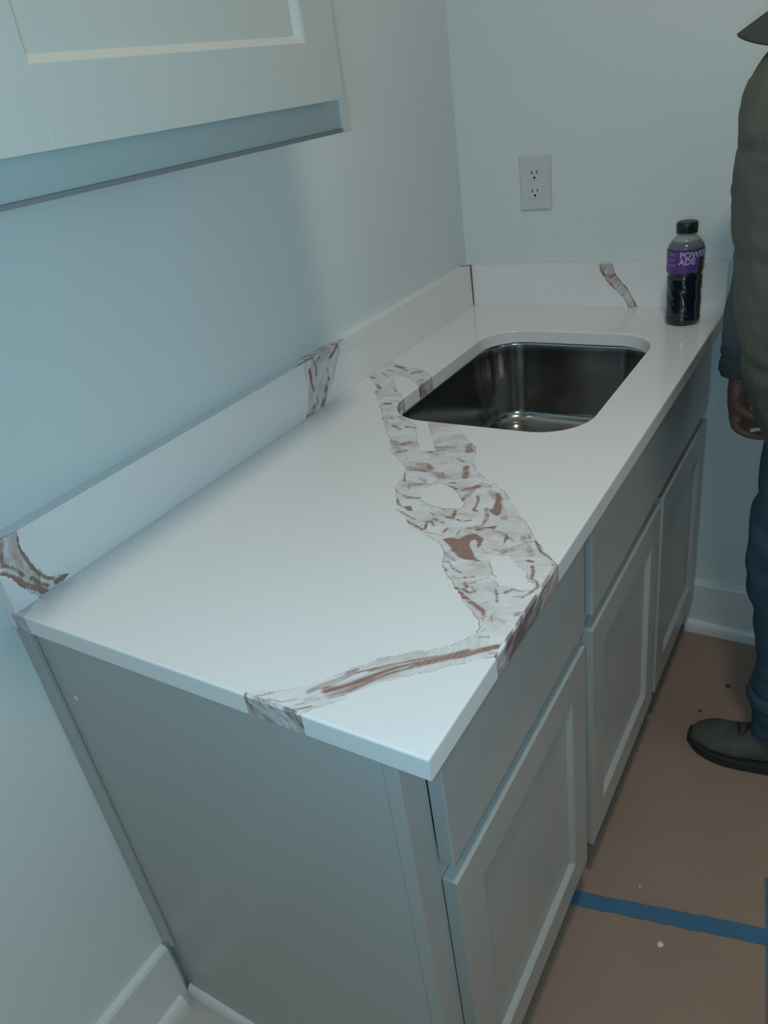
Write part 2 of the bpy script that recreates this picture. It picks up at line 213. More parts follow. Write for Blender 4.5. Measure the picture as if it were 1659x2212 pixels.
VB = [(0.4994,0.4801,0.5101,0.4641,0.0048,0.7),(0.5101,0.4641,0.5177,0.4385,0.0047,0.7),(0.4459,0.4791,0.4572,0.4875,0.0054,0.6),(0.4572,0.4875,0.4655,0.5027,0.0054,0.6),(0.4655,0.5027,0.4776,0.4985,0.0054,0.6),(0.4593,0.4831,0.4587,0.463,0.0047,0.45),(0.4587,0.463,0.4561,0.4501,0.0046,0.45),(0.4741,0.4677,0.482,0.4508,0.0026,0.7),(0.482,0.4508,0.4852,0.4307,0.0025,0.7),(0.4851,0.4283,0.4914,0.428,0.0028,0.7),(0.4161,0.5476,0.4249,0.5307,0.0055,0.75),(0.4249,0.5307,0.43,0.516,0.0054,0.75),(0.3898,0.5718,0.4046,0.5642,0.0027,0.6),(0.388,0.6223,0.3971,0.6003,0.0067,0.75),(0.3843,0.6152,0.3969,0.6184,0.0044,0.5),(0.2472,0.5992,0.2657,0.5943,0.0085,0.5),(0.2657,0.5943,0.2817,0.6015,0.0084,0.5),(0.2665,0.5849,0.2813,0.57,0.0062,0.5),(0.2813,0.57,0.289,0.5751,0.0062,0.5),(0.3356,0.5368,0.3494,0.5406,0.0046,0.65),(0.3494,0.5406,0.3647,0.5277,0.0045,0.65),(0.3347,0.5152,0.3464,0.5198,0.0038,0.6),(0.3464,0.5198,0.3601,0.5181,0.0037,0.6),(0.351,0.5296,0.3724,0.516,0.0049,0.45),(0.3918,0.5051,0.3965,0.5092,0.0032,0.6),(0.3965,0.5092,0.3905,0.5183,0.0033,0.6),(0.3645,0.4919,0.3741,0.4894,0.004,0.5),(0.3614,0.4724,0.3732,0.4759,0.0046,0.4),(0.3732,0.4759,0.3791,0.4802,0.0046,0.4),(0.3309,0.5016,0.3443,0.4781,0.0022,0.55),(0.3579,0.4688,0.3643,0.455,0.0021,0.5),(0.3666,0.4366,0.3754,0.433,0.0034,0.6),(0.3754,0.433,0.3942,0.4375,0.0034,0.6),(0.3454,0.4495,0.3601,0.4385,0.0016,0.5),(0.3604,0.426,0.3736,0.4104,0.002,0.7),(0.3736,0.4104,0.3861,0.4047,0.002,0.7),(0.3773,0.3971,0.3952,0.3887,0.0016,0.6),(0.3952,0.3887,0.4171,0.3795,0.0016,0.6),(0.4084,0.3723,0.4234,0.3659,0.0025,0.7),(0.4234,0.3659,0.4411,0.3585,0.0024,0.7),(0.4432,0.3614,0.4373,0.3792,0.0025,0.7),(0.4373,0.3792,0.4416,0.3828,0.0025,0.7),(0.4416,0.3828,0.4498,0.3744,0.0025,0.7),(0.4329,0.3667,0.4372,0.3725,0.0014,0.5),(0.4428,0.39,0.4594,0.3841,0.0031,0.6),(0.4302,0.4043,0.4387,0.3977,0.0014,0.5),(0.4578,0.3992,0.4672,0.4,0.0028,0.65),(0.4672,0.4,0.4616,0.4187,0.0028,0.65),(0.4495,0.4034,0.4609,0.398,0.0016,0.5),(0.4744,0.3978,0.4835,0.394,0.0012,0.8),(0.4835,0.394,0.4941,0.4018,0.0012,0.8),(0.4424,0.4197,0.4461,0.4162,0.0014,0.8),(0.4719,0.3621,0.4723,0.373,0.0024,0.6),(0.4461,0.3537,0.4594,0.3538,0.0012,0.5),(0.4594,0.3538,0.4745,0.3524,0.0012,0.5),(0.4919,0.3623,0.4915,0.3728,0.0015,0.6),(0.4988,0.3794,0.5072,0.3864,0.0033,0.5),(0.5072,0.3864,0.5148,0.3953,0.0033,0.5),(0.5148,0.3953,0.5131,0.4145,0.0033,0.5),(0.5131,0.4145,0.5012,0.438,0.0034,0.5),(0.5129,0.3819,0.5242,0.3898,0.0035,0.6),(0.4153,0.4933,0.424,0.4945,0.0021,0.6),(0.421,0.482,0.4346,0.4783,0.0027,0.55),(0.3355,0.5996,0.3485,0.6029,0.004,0.4),(0.3485,0.6029,0.3664,0.6106,0.004,0.4),(0.3451,0.5867,0.3526,0.5948,0.0044,0.35),(0.3271,0.582,0.3394,0.5837,0.0016,0.7),(0.3338,0.5777,0.3507,0.5761,0.0032,0.35),(0.5375,0.3409,0.5488,0.3331,0.0016,0.3),(0.5517,0.3438,0.5607,0.3429,0.0016,0.4),(0.4943,0.3184,0.507,0.3091,0.0017,0.35),(0.507,0.3091,0.5204,0.3023,0.0016,0.35),(0.5043,0.2967,0.511,0.299,0.0016,0.55),(0.511,0.299,0.5204,0.2892,0.0016,0.55),(0.5204,0.2892,0.5343,0.2831,0.0016,0.55),(0.5118,0.2843,0.5179,0.281,0.0026,0.5),(0.606,0.3338,0.6106,0.3334,0.0033,0.6),(0.6147,0.3231,0.6203,0.3117,0.0022,0.8),(0.6203,0.3117,0.6229,0.2995,0.0021,0.8),(0.6229,0.2995,0.631,0.295,0.0021,0.8),(0.631,0.295,0.6366,0.2861,0.0021,0.8),(0.6366,0.2861,0.6339,0.2744,0.002,0.8),(0.6339,0.2744,0.6273,0.2597,0.002,0.8),(0.6177,0.2579,0.6267,0.2612,0.002,0.5),(0.6267,0.2612,0.6336,0.2725,0.002,0.5),(0.6053,0.2622,0.611,0.2714,0.0028,0.55),(0.611,0.2714,0.6214,0.2716,0.0028,0.55),(0.5922,0.2628,0.5988,0.2527,0.0021,0.65),(0.5988,0.2527,0.6029,0.2421,0.002,0.65),(0.6329,0.2263,0.6346,0.2319,0.0026,0.55),(0.6346,0.2319,0.6393,0.2353,0.0026,0.55),(0.6195,0.2363,0.6396,0.2421,0.0022,0.35),(0.5514,0.2627,0.5573,0.2574,0.0029,0.75),(0.5531,0.2522,0.5644,0.2473,0.0024,0.7),(0.5644,0.2473,0.5705,0.2531,0.0023,0.7),(0.563,0.2595,0.5679,0.2539,0.0018,0.6),(0.5572,0.2648,0.5628,0.2696,0.0016,0.5),(0.546,0.2739,0.5559,0.2793,0.0024,0.5),(0.5315,0.2707,0.5419,0.2706,0.0011,0.5),(0.5465,0.2498,0.5641,0.2365,0.0031,0.75),(0.5641,0.2365,0.5783,0.2295,0.003,0.75),(0.5783,0.2295,0.5937,0.2216,0.003,0.75),(0.5937,0.2216,0.6009,0.2126,0.0029,0.75),(0.5905,0.2103,0.6026,0.2067,0.0017,0.4),(0.5053,0.2969,0.5124,0.2994,0.0014,0.5),(0.5124,0.2994,0.5251,0.2859,0.0014,0.5),(0.5251,0.2859,0.5391,0.281,0.0014,0.5),(0.6113,0.1768,0.6206,0.1804,0.0018,0.5),(0.6096,0.187,0.611,0.1907,0.0016,0.5),(0.6074,0.2167,0.6133,0.2059,0.0019,0.3),(0.6175,0.1963,0.6238,0.2003,0.0014,0.3),(0.5833,0.3908,0.5932,0.3747,0.0021,0.4),(0.5968,0.3801,0.6121,0.3581,0.002,0.8),(0.6121,0.3581,0.6223,0.3514,0.002,0.8),(0.6223,0.3514,0.6375,0.3428,0.0019,0.8),(0.6356,0.3362,0.6434,0.3293,0.0022,0.45),(0.6003,0.377,0.608,0.3629,0.0017,0.8),(0.6202,0.2929,0.6289,0.2924,0.0009,0.9),(0.5825,0.1266,0.6057,0.1402,0.0037,0.75),(0.6057,0.1402,0.6224,0.157,0.0037,0.75),(0.6224,0.157,0.6398,0.1727,0.0038,0.75),(0.5806,0.1302,0.6033,0.1451,0.002,0.35),(0.6033,0.1451,0.6315,0.1695,0.002,0.35),(0.6329,0.1553,0.6425,0.162,0.0013,0.4),(0.4983,0.0412,0.511,0.0465,0.0057,0.7),(0.511,0.0465,0.5241,0.057,0.0057,0.7),(0.5241,0.057,0.5373,0.0781,0.0057,0.7),(0.5373,0.0781,0.5535,0.0971,0.0058,0.7),(0.5041,0.0368,0.5215,0.0508,0.0047,0.6),(0.5215,0.0508,0.5347,0.0717,0.0047,0.6),(0.5133,0.0737,0.5258,0.0859,0.0014,0.75),(0.5258,0.0859,0.5484,0.1059,0.0014,0.75),(0.4832,0.0316,0.4914,0.0453,0.0038,0.45),(0.4914,0.0453,0.5028,0.0587,0.0039,0.45),(0.5028,0.0587,0.5124,0.0751,0.0039,0.45),(0.5048,0.072,0.5129,0.0807,0.002,0.5),(0.4324,0.002,0.4477,0.0152,0.0013,0.8),(0.4451,0.0005,0.4511,0.0055,0.0016,0.5),(0.4511,0.0055,0.4642,0.0068,0.0016,0.5),(0.4642,0.0068,0.4772,0.0172,0.0016,0.5),(0.4813,0.0008,0.4983,0.0144,0.0012,0.7),(0.4818,0.0092,0.4889,0.0163,0.0012,0.6),(0.4312,-0.0019,0.436,-0.0007,0.0022,0.6),(0.4887,0.0203,0.4973,0.0272,0.0029,0.35),(0.5088,0.032,0.5207,0.042,0.0016,0.4),(0.1437,0.7522,0.1549,0.7545,0.0049,0.8),(0.05,0.9234,0.0625,0.9193,0.0031,0.6),(0.055,0.9493,0.0779,0.9404,0.0051,0.75),(0.0806,0.9378,0.0966,0.925,0.0039,0.6),(0.1169,0.9193,0.1265,0.924,0.0068,0.7),(0.0723,0.8409,0.0912,0.8218,0.0036,0.8),(0.0344,0.878,0.0435,0.8736,0.0038,0.8),(0.1028,0.8989,0.1184,0.8928,0.0037,0.45),(0.0473,0.9045,0.0691,0.8871,0.0023,0.5),(0.2158,0.6624,0.2367,0.6516,0.0032,0.7),(0.2057,0.7017,0.2193,0.693,0.0052,0.5),(0.1904,0.6982,0.2003,0.6887,0.0037,0.4),(0.1631,0.855,0.1701,0.8507,0.0032,0.7),(0.1172,0.8324,0.1341,0.8136,0.0028,0.5),(0.19,0.677,0.1974,0.6718,0.0024,0.4),(0.0948,0.8059,0.0936,0.8002,0.0039,0.4),(0.1504,0.8781,0.1544,0.8817,0.0054,0.4),(0.1482,0.7279,0.1614,0.7135,0.0013,0.7),(0.173,0.6943,0.1827,0.68,0.0012,0.7),(0.2421,0.664,0.2607,0.664,0.0044,0.5)]
VP = [[(0.4782,0.3453),(0.4874,0.3525),(0.5002,0.3526),(0.5048,0.3645),(0.5117,0.372),(0.5236,0.3686),(0.5318,0.3631),(0.5337,0.3516),(0.5346,0.34),(0.5309,0.3407),(0.5271,0.3514),(0.5218,0.3577),(0.5177,0.3543),(0.5189,0.3446),(0.5267,0.3353),(0.5326,0.3276),(0.5375,0.3196),(0.5514,0.313),(0.54,0.3119),(0.5275,0.3104),(0.5158,0.314),(0.5042,0.3237),(0.4924,0.3357)],[(0.4996,0.4826),(0.5196,0.4506),(0.5262,0.4298),(0.5247,0.4226),(0.5129,0.4279),(0.5043,0.4366),(0.5097,0.4406),(0.5055,0.458)],[(0.3827,0.4084),(0.3933,0.4129),(0.4029,0.4004),(0.3963,0.3983),(0.3839,0.404)],[(0.5224,0.3913),(0.535,0.4018),(0.5349,0.389)],[(0.5529,0.3865),(0.5614,0.377),(0.5611,0.3648),(0.562,0.3551),(0.5577,0.3676)]]
VC1 = [(0.0423,0.0914,0.0399,0.0726,0.0026,0.85),(0.0399,0.0726,0.0439,0.0478,0.0026,0.85),(0.0439,0.0478,0.0486,0.0342,0.0027,0.85),(0.0486,0.0342,0.0555,0.022,0.0027,0.85),(0.0555,0.022,0.0648,0.0144,0.0028,0.85),(0.0052,0.0581,0.0174,0.0441,0.0044,0.95),(0.0174,0.0441,0.0245,0.0303,0.0045,0.95),(0.0245,0.0303,0.0399,0.0139,0.0046,0.95),(0.0399,0.0139,0.0497,0.001,0.0047,0.95),(0.0134,0.0673,0.0247,0.0542,0.0023,0.75),(0.0247,0.0542,0.0296,0.0421,0.0024,0.75),(0.0373,0.0325,0.0435,0.0223,0.0034,0.75),(0.0435,0.0223,0.0533,0.0095,0.0034,0.75),(0.0679,0.0069,0.0833,0.0054,0.004,0.95),(0.0211,0.104,0.0165,0.087,0.0038,0.75),(0.0165,0.087,0.0101,0.0694,0.0038,0.75),(0.0322,0.0974,0.0264,0.0809,0.0141,0.28),(0.0264,0.0809,0.0306,0.0444,0.0143,0.28),(0.0306,0.0444,0.0463,0.0111,0.0149,0.28),(0.6903,0.0831,0.6902,0.0616,0.0039,0.95),(0.6902,0.0616,0.6912,0.0436,0.004,0.95),(0.7091,0.0936,0.7118,0.0806,0.0023,0.85),(0.7118,0.0806,0.7072,0.0661,0.0023,0.85),(0.7199,0.0925,0.7279,0.0964,0.0026,0.85),(0.7812,0.1038,0.7887,0.0972,0.0028,0.95),(0.7887,0.0972,0.7745,0.0897,0.0028,0.95),(0.7745,0.0897,0.7609,0.0835,0.0027,0.95),(0.7329,0.0302,0.7172,0.0096,0.0055,0.65),(0.7172,0.0096,0.7083,0.0034,0.0055,0.65),(0.6966,0.0249,0.6983,0.0158,0.0047,0.65),(0.6983,0.0158,0.6828,0.0096,0.0047,0.65),(0.7445,0.0453,0.7445,0.0453,0.0045,0.65),(0.6541,0.0035,0.6753,0.0002,0.004,0.6),(0.752,0.1002,0.72,0.0709,0.0322,0.24),(0.72,0.0709,0.6927,0.0125,0.0323,0.24),(0.6604,0.1053,0.6819,0.1086,0.0048,0.75),(0.6819,0.1086,0.7089,0.1029,0.0049,0.75),(0.7092,0.1271,0.7263,0.1153,0.0045,0.65),(0.7869,0.1092,0.8127,0.1006,0.0079,0.4),(1.4075,0.0,1.4075,0.128,0.012,1.0)]
VC3 = [(0.3594,0.0947,0.3687,0.0722,0.0023,0.75),(0.3687,0.0722,0.4012,0.0359,0.0023,0.75),(0.4012,0.0359,0.4269,0.0032,0.0023,0.75),(0.3878,0.0989,0.3999,0.0721,0.0022,0.8),(0.3999,0.0721,0.4248,0.0429,0.0023,0.8),(0.4248,0.0429,0.4459,0.0044,0.0023,0.8),(0.3687,0.0767,0.3825,0.0712,0.0041,0.75),(0.3825,0.0712,0.3925,0.0766,0.0041,0.75),(0.4011,0.0496,0.4011,0.0496,0.0036,0.6),(0.3732,0.0991,0.3964,0.0586,0.0136,0.34),(0.3964,0.0586,0.4336,0.0088,0.0137,0.34),(0.3617,0.0992,0.3617,0.0992,0.0045,0.6)]
VB2 = [(0.5304,0.0688,0.5432,0.0855,0.0048,0.75),(0.5432,0.0855,0.5608,0.1044,0.0048,0.75),(0.5608,0.1044,0.5875,0.1278,0.0048,0.75),(0.5875,0.1278,0.6098,0.1496,0.0049,0.75),(0.5273,0.083,0.5485,0.1058,0.0018,0.6),(0.5485,0.1058,0.5808,0.1299,0.0018,0.6),(0.5105,0.0456,0.5331,0.0737,0.0053,0.7),(0.5686,0.3451,0.5866,0.3627,0.0072,0.35),(0.5782,0.3836,0.6056,0.3464,0.0048,0.35),(0.5163,0.388,0.5449,0.3848,0.0034,0.35),(0.5449,0.3848,0.5712,0.3693,0.0033,0.35),(0.3253,0.5209,0.3586,0.5218,0.0078,0.4),(0.3586,0.5218,0.3983,0.5085,0.0076,0.4),(0.4853,0.4878,0.5148,0.4538,0.0057,0.35),(0.5148,0.4538,0.5363,0.4202,0.0054,0.35)]
W, L, T, TB, ZC, HB = 0.642, 1.4347, 0.028, 0.026, 0.914, 0.1016

def rough_loop(pts, amp=0.0011, step=0.0028, seed=0.0):
    out = []
    n = len(pts)
    for i in range(n):
        a = Vector((*pts[i], 0)); b = Vector((*pts[(i+1) % n], 0)); d = b-a; k = max(1, int(d.length/step))
        nn = Vector((-d.y, d.x, 0)).normalized() if d.length > 1e-9 else Vector()
        for j in range(k):
            p = a+d*(j/k)
            h = noise.noise(Vector((p.x*170+seed, p.y*170, 3.3)))+0.8*noise.noise(Vector((p.x*420, p.y*420+seed, 7.7)))
            q = p+nn*h*amp*2.2
            out.append((q.x, q.y))
    return out
def inside(P, poly):
    x, y = P[:, 0], P[:, 1]; c = np.zeros(len(P), bool); q = np.array(poly); n = len(q)
    for i in range(n):
        x1, y1 = q[i]; x2, y2 = q[i-1]
        if y1 == y2: continue
        m = ((y1 > y) != (y2 > y)) & (x < (x2-x1)*(y-y1)/(y2-y1)+x1); c ^= m
    return c
def seg_dist(P, A, B):
    d = B-A; l2 = max(float(d@d), 1e-12); t = np.clip(((P-A)@d)/l2, 0, 1)
    return np.linalg.norm(P-(A+t[:, None]*d), axis=1)
def loop_dist(P, loops):
    best = np.full(len(P), 1e9)
    for lp in loops:
        q = np.array(lp)
        for i in range(len(q)): best = np.minimum(best, seg_dist(P, q[i-1], q[i]))
    return best
def stone(domain, holes, outers, vholes, extra_lines=(), grid=0.003, rot=0.0, caps=(), band=None, stretch=2.6, pools=()):
    """constrained triangulation of a stone face; returns verts 2D, tris, is_vein per tri and vertex attributes"""
    loops = [domain]+list(holes)+list(outers)+list(vholes)
    V = []; E = []
    for lp in loops:
        b0 = len(V); V += [tuple(p) for p in lp]; E += [(b0+i, b0+(i+1) % len(lp)) for i in range(len(lp))]
    for a, b in extra_lines:
        b0 = len(V); V += [a, b]; E.append((b0, b0+1))
    def vein(P):
        m = np.zeros(len(P), bool)
        for o in outers: m |= inside(P, o)
        for h in vholes: m &= ~inside(P, h)
        return m
    A = np.array([p for o in outers for p in o])
    xs = np.arange(A[:, 0].min(), A[:, 0].max(), grid); ys = np.arange(A[:, 1].min(), A[:, 1].max(), grid)
    G = np.array([(x+(0.5*grid if j % 2 else 0), y) for j, y in enumerate(ys) for x in xs])
    G = G[vein(G) & inside(G, domain)]
    if len(G):
        for h in holes: G = G[~inside(G, h)]
        bl = loop_dist(G, list(outers)+list(vholes)+list(holes))
        G = G[bl > 0.0011]
        V += [tuple(p) for p in G]
    r = delaunay_2d_cdt([Vector(p) for p in V], E, [], 0, 1e-6)
    P = np.array([(p.x, p.y) for p in r[0]]); Tt = np.array([list(f) for f in r[2]])
    C = P[Tt].mean(axis=1)
    keep = inside(C, domain)
    for h in holes: keep &= ~inside(C, h)
    Tt = Tt[keep]; C = C[keep]; iv = vein(C)
    ed = np.clip(loop_dist(P, list(outers)+list(vholes))/0.006, 0, 1)
    br = np.zeros(len(P))
    for x1, y1, x2, y2, rr, s in caps:
        d = seg_dist(P, np.array((x1, y1)), np.array((x2, y2)))
        t = np.clip((1.55*rr-d)/(1.1*rr), 0, 1); br = np.maximum(br, s*t*t*(3-2*t))
    for pl in pools:
        d = loop_dist(P, [pl]); d = np.where(inside(P, pl), -d, d); t = np.clip((0.0012-d)/.0030, 0, 1); br = np.maximum(br, 1.0*t*t*(3-2*t))
    c, s = math.cos(rot), math.sin(rot)
    u = P[:, 0]*c+P[:, 1]*s; v = -P[:, 0]*s+P[:, 1]*c
    # flow wanders through the body of the vein
    ang = 1.1*np.sin(u*17+1.3)+0.9*np.sin(v*21)
    fu = u; fv = v*1.5+0.018*ang
    if band:
        q = np.array(band); d = np.full(len(P), 1e9); along = np.zeros(len(P)); side = np.zeros(len(P)); acc = 0
        for i in range(1, len(q)):
            a, b = q[i-1], q[i]; e = b-a; l = np.linalg.norm(e); t = np.clip(((P-a)@e)/l**2, 0, 1)
            dd = np.linalg.norm(P-(a+t[:, None]*e), axis=1); m = dd < d
            d = np.where(m, dd, d); along = np.where(m, acc+t*l, along)
            sg = ((P[:, 0]-a[0])*e[1]-(P[:, 1]-a[1])*e[0])/l; side = np.where(m, sg, side); acc += l
        wgt = np.clip((0.62-P[:, 0])/0.05, 0, 1)*np.clip((0.185-P[:, 1])/0.03, 0, 1)
        fu = fu*(1-wgt)+(along*0.35+3)*wgt; fv = fv*(1-wgt)+(side*3.0)*wgt
    F = np.stack([fu*1.0, fv*stretch/1.5, np.zeros(len(P))], axis=1)
    return P, Tt, iv, ed, br, F
def mesh_from(name, verts, faces, mats, attrs, mm):
    me = bpy.data.meshes.new(name); me.from_pydata([tuple(v) for v in verts], [], [list(f) for f in faces]); me.update()
    for k, (ty, data) in attrs.items():
        a = me.attributes.new(k, ty, 'POINT')
        if ty == 'FLOAT': a.data.foreach_set('value', np.asarray(data, dtype=np.float32))
        else: a.data.foreach_set('vector', np.asarray(data, dtype=np.float32).ravel())
    for m in mm: me.materials.append(m)
    me.polygons.foreach_set('material_index', np.asarray(mats, dtype=np.int32)); me.update()
    return link(bpy.data.objects.new(name, me))
def rrect(x0, x1, y0, y1, r, n=14):
    P = []
    for cx, cy, a0 in ((x1-r, y1-r, 0), (x0+r, y1-r, 90), (x0+r, y0+r, 180), (x1-r, y0+r, 270)):
        for i in range(n+1):
            a = math.radians(a0+90*i/n); P.append((cx+r*math.cos(a), cy+r*math.sin(a)))
    return P

# ------------------------------------------------------------------ setting
def struct(name, bm, m, label): return tag(obj(name, bm, m), label, 'room', kind='structure')
XR, YN, ZT = 2.42, -2.6, 2.74
bm = bmesh.new(); box(bm, -.12, XR+.12, YN-.12, L+.12, -.10, 0); struct('floor', bm, M['floor'], 'pale bare floor under the paper and the cabinets')
bm = bmesh.new(); box(bm, -.12, XR+.12, YN-.12, L+.12, ZT, ZT+.1); struct('ceiling', bm, M['ceiling'], 'white ceiling above the room')
bm = bmesh.new(); box(bm, -.12, 0, YN, L, 0, ZT); struct('wall_left', bm, M['wall'], 'pale painted wall behind the long backsplash')
bm = bmesh.new(); box(bm, -.12, XR+.12, L, L+.12, 0, ZT); struct('wall_back', bm, M['wall'], 'pale painted wall with the outlet, at the end of the counter')
bm = bmesh.new(); box(bm, XR, XR+.12, YN, -.55, 0, ZT); box(bm, XR, XR+.12, .95, L, 0, ZT); box(bm, XR, XR+.12, -.55, .95, 0, .8); box(bm, XR, XR+.12, -.55, .95, 2.0, ZT)  # opening added in this unseen wall to hold the fill light
struct('wall_right', bm, M['wall'], 'pale painted wall with an added window opening, across the room from the counter')
bm = bmesh.new()
for a in ((-.55, -.50), (.175, .225), (.90, .95)): box(bm, XR+.03, XR+.08, a[0], a[1], .8, 2.0)
for a in ((.8, .85), (1.95, 2.0)): box(bm, XR+.03, XR+.08, -.55, .95, a[0], a[1])
struct('added_window', bm, M['trim'], 'white framed window added around the fill light, unseen across the room')  # frame added to go with the fill light, out of view
bm = bmesh.new()      # wall behind the camera with its window opening
box(bm, -.12, 0.35, YN-.12, YN, 0, ZT); box(bm, 1.65, XR+.12, YN-.12, YN, 0, ZT); box(bm, .35, 1.65, YN-.12, YN, 0, .9); box(bm, .35, 1.65, YN-.12, YN, 2.2, ZT)
struct('wall_front', bm, M['wall'], 'pale painted wall with a window, behind the camera')
bm = bmesh.new()
for a in ((.35, .40), (.975, 1.025), (1.60, 1.65)): box(bm, a[0], a[1], YN-.08, YN-.03, .9, 2.2)
for a in ((.9, .95), (2.15, 2.2)): box(bm, .35, 1.65, YN-.08, YN-.03, a[0], a[1])
struct('window_1', bm, M['trim'], 'white framed window behind the camera')

def base_profile(h=0.165):
    return [(0, 0.0), (0.015, 0.0), (0.015, h-0.006), (0.012, h), (0, h)]
def sweep(name, prof, fn, a, b, m, label):
    bm = bmesh.new(); extrude_poly(bm, prof, fn, a, b)
    return struct(name, bm, m, label)
bl = sweep('baseboard_left', base_profile(0.163), lambda u, v, d: (u, d, v), -2.585, -0.0005, M['trim'], 'white baseboard running from the near end of the cabinets')
bb = sweep('baseboard_back', base_profile(0.160), lambda u, v, d: (d, L-u, v), 0.60, XR, M['trim'], 'white baseboard on the end wall beside the cabinets')
def quarter(r=0.014, h=0.036):
    return [(0, 0), (r, 0)]+[(r*math.cos(a*PI/2/6), 0.010+(h-0.010)*math.sin(a*PI/2/6)) for a in range(1, 7)]
q = quarter()
sweep('trim_1', q, lambda u, v, d: (0.0152+u, d, v), -2.585, -0.0155, M['trim'], 'white shoe moulding along the left baseboard')
sweep('trim_2', [(u, v) for u, v in q], lambda u, v, d: (d, L-0.0152-u, v+0.001), 0.60, XR, M['trim'], 'white shoe moulding along the baseboard of the end wall')

# ------------------------------------------------------------------ floor paper, tape, crumbs
bm = bmesh.new(); bmesh.ops.create_grid(bm, x_segments=110, y_segments=160, size=0.5)
for v in bm.verts:
    x = 0.545+(v.co.x+.5)*2.0; y = -2.5+(v.co.y+.5)*(L-0.031+2.5)
    v.co = Vector((x, y, 0.0022+0.0011*noise.noise(Vector((x*5, y*4, 0)))))
paper = obj('floor_paper', bm, M['paper'], smooth=True)
tag(paper, 'brown protective paper covering the floor in front of the cabinets', 'paper')
def strip(name, pts, label):
    """pts: left and right edge pairs, slightly ragged"""
    bm = bmesh.new(); rows = []
    n = 60
    (a0, a1), (b0, b1) = pts
    for i in range(n+1):
        t = i/n; j1 = random.uniform(-.0012, .0012); j2 = random.uniform(-.0012, .0012)
        p = Vector(a0).lerp(Vector(b0), t); r = Vector(a1).lerp(Vector(b1), t)
        rows.append([(p.x, p.y+j1, .0036), (r.x, r.y+j2, .0036), (r.x, r.y+j2, .0040), (p.x, p.y+j1, .0040)])
    tube(bm, rows); o = obj(name, bm, M['tape']); return tag(o, label, 'tape')
strip('masking_tape', (((0.548, 0.506), (0.548, 0.475)), ((1.6, 0.742), (1.6, 0.703))), 'blue masking tape strip running across the brown floor paper')
bm = bmesh.new(); tube(bm, [[(x+.926-.15*(y-.6), y, z) for x, z in ((0, .0041), (.048, .0041), (.048, .0045), (0, .0045))] for y in (-1.5, .2, .70)])
tag(obj('masking_tape', bm, M['tape']), 'blue masking tape strip running lengthwise, at the right edge of the photo', 'tape')
def crumb(name, x, y, z, r, m, label, flat=0.3, seed=1, up=(0, 0, 1)):
    bm = bmesh.new(); bmesh.ops.create_icosphere(bm, subdivisions=2, radius=r)
    for v in bm.verts:
        v.co *= 1+0.45*noise.noise(v.co*(1.2/r)+Vector((seed, 0, 0)))
        for k in range(3):
            if up[k]: v.co[k] *= flat
        v.co += Vector((x, y, z))
    return tag(obj(name, bm, m, smooth=True), label, 'debris')
crumb('plaster_crumb', .764, .478, .0042, .0062, M['chip'], 'white plaster crumb on the floor paper in front of the tape', .4)
crumb('dirt_crumb', .750, 1.22, .0038, .006, M['dirt'], 'dark dirt crumb on the floor paper nearer the end wall', .35, 3)
crumb('dirt_crumb', .705, 1.107, .0034, .0042, M['dirt'], 'small dark dirt crumb on the floor paper beside the boot toe', .35, 8)
crumb('plaster_crumb', .700, .578, .0032, .0022, M['chip'], 'tiny pale crumb on the floor paper just beyond the tape', .4, 5)

# ------------------------------------------------------------------ base cabinets
XF, XD = 0.597, 0.617
def shaker_door(parent, y0, y1, z0, z1, x0=XF, x1=XD, st=0.063, rl=0.066, m=None, name='door', tex=None):
    m = m or M['cab']
    bm = bmesh.new(); box(bm, x0+.0035, x1-.010, y0+st-.008, y1-st+.008, z0+rl-.008, z1-rl+.008)
    root = obj(name, bm, m, parent)
    for s0, s1 in ((y0, y0+st), (y1-st, y1)): boxo('stile', m, root, x0, x1, s0, s1, z0, z1, bev=.0004, seg=1)
    for s0, s1 in ((z0, z0+rl), (z1-rl, z1)): boxo('rail', m, root, x0, x1, y0+st-.0004, y1-st+.0004, s0, s1, bev=.0004, seg=1)
    # sloped moulding around the sunk panel
    def ring(x, i): return [Vector((x, y, z)) for y, z in ((y0+st+i, z0+rl+i), (y1-st-i, z0+rl+i), (y1-st-i, z1-rl-i), (y0+st+i, z1-rl-i))]
    bm = bmesh.new(); R_ = [[bm.verts.new(p) for p in ring(x, i)] for x, i in ((x1-.0012, -.0002), (x1-.0035, .0022), (x1-.0098, .0075), (x1-.0102, -.0002))]
    for a in range(4):
        A, B = R_[a], R_[(a+1) % 4]
        for k in range(4): bm.faces.new((A[k], A[(k+1) % 4], B[(k+1) % 4], B[k]))
    obj('panel_moulding', bm, m, root)
    return root
def base_cabinet(y0, y1, openings, label):
    c = empty('base_cabinet', (0.3, (y0+y1)/2, 0), label, 'cabinet')
    bm = bmesh.new()
    box(bm, .004, XF-.019, y0, y0+.016, 0, ZC-T-.001); box(bm, .004, XF-.019, y1-.016, y1, 0, ZC-T-.001)
    box(bm, .004, XF-.019, y0+.016, y1-.016, .105, .121); box(bm, .004, .010, y0+.016, y1-.016, .121, ZC-T-.001)
    obj('carcass', bm, M['cab'], c)
    bm = bmesh.new()
    f0, f1 = XF-.019, XF
    box(bm, f0, f1, y0, y0+.045, 0.0 if y0 < .1 else .105, ZC-T-.001, bev=.0008); box(bm, f0, f1, y1-.042, y1, .105, ZC-T-.001, bev=.0008)
    for z0, z1 in ((.105, .140), (.640, .690), (ZC-T-.040, ZC-T-.001)): box(bm, f0, f1-.0002, y0+.045, y1-.042, z0, z1)
    for ym in openings: box(bm, f0, f1-.0002, ym-.02, ym+.02, .140, .640)
    obj('face_frame', bm, M['cab'], c)
    boxo('toe_kick', M['cab'], c, .520, .533, y0+.0165, y1-.0165, 0, .104, bev=0)
    return c
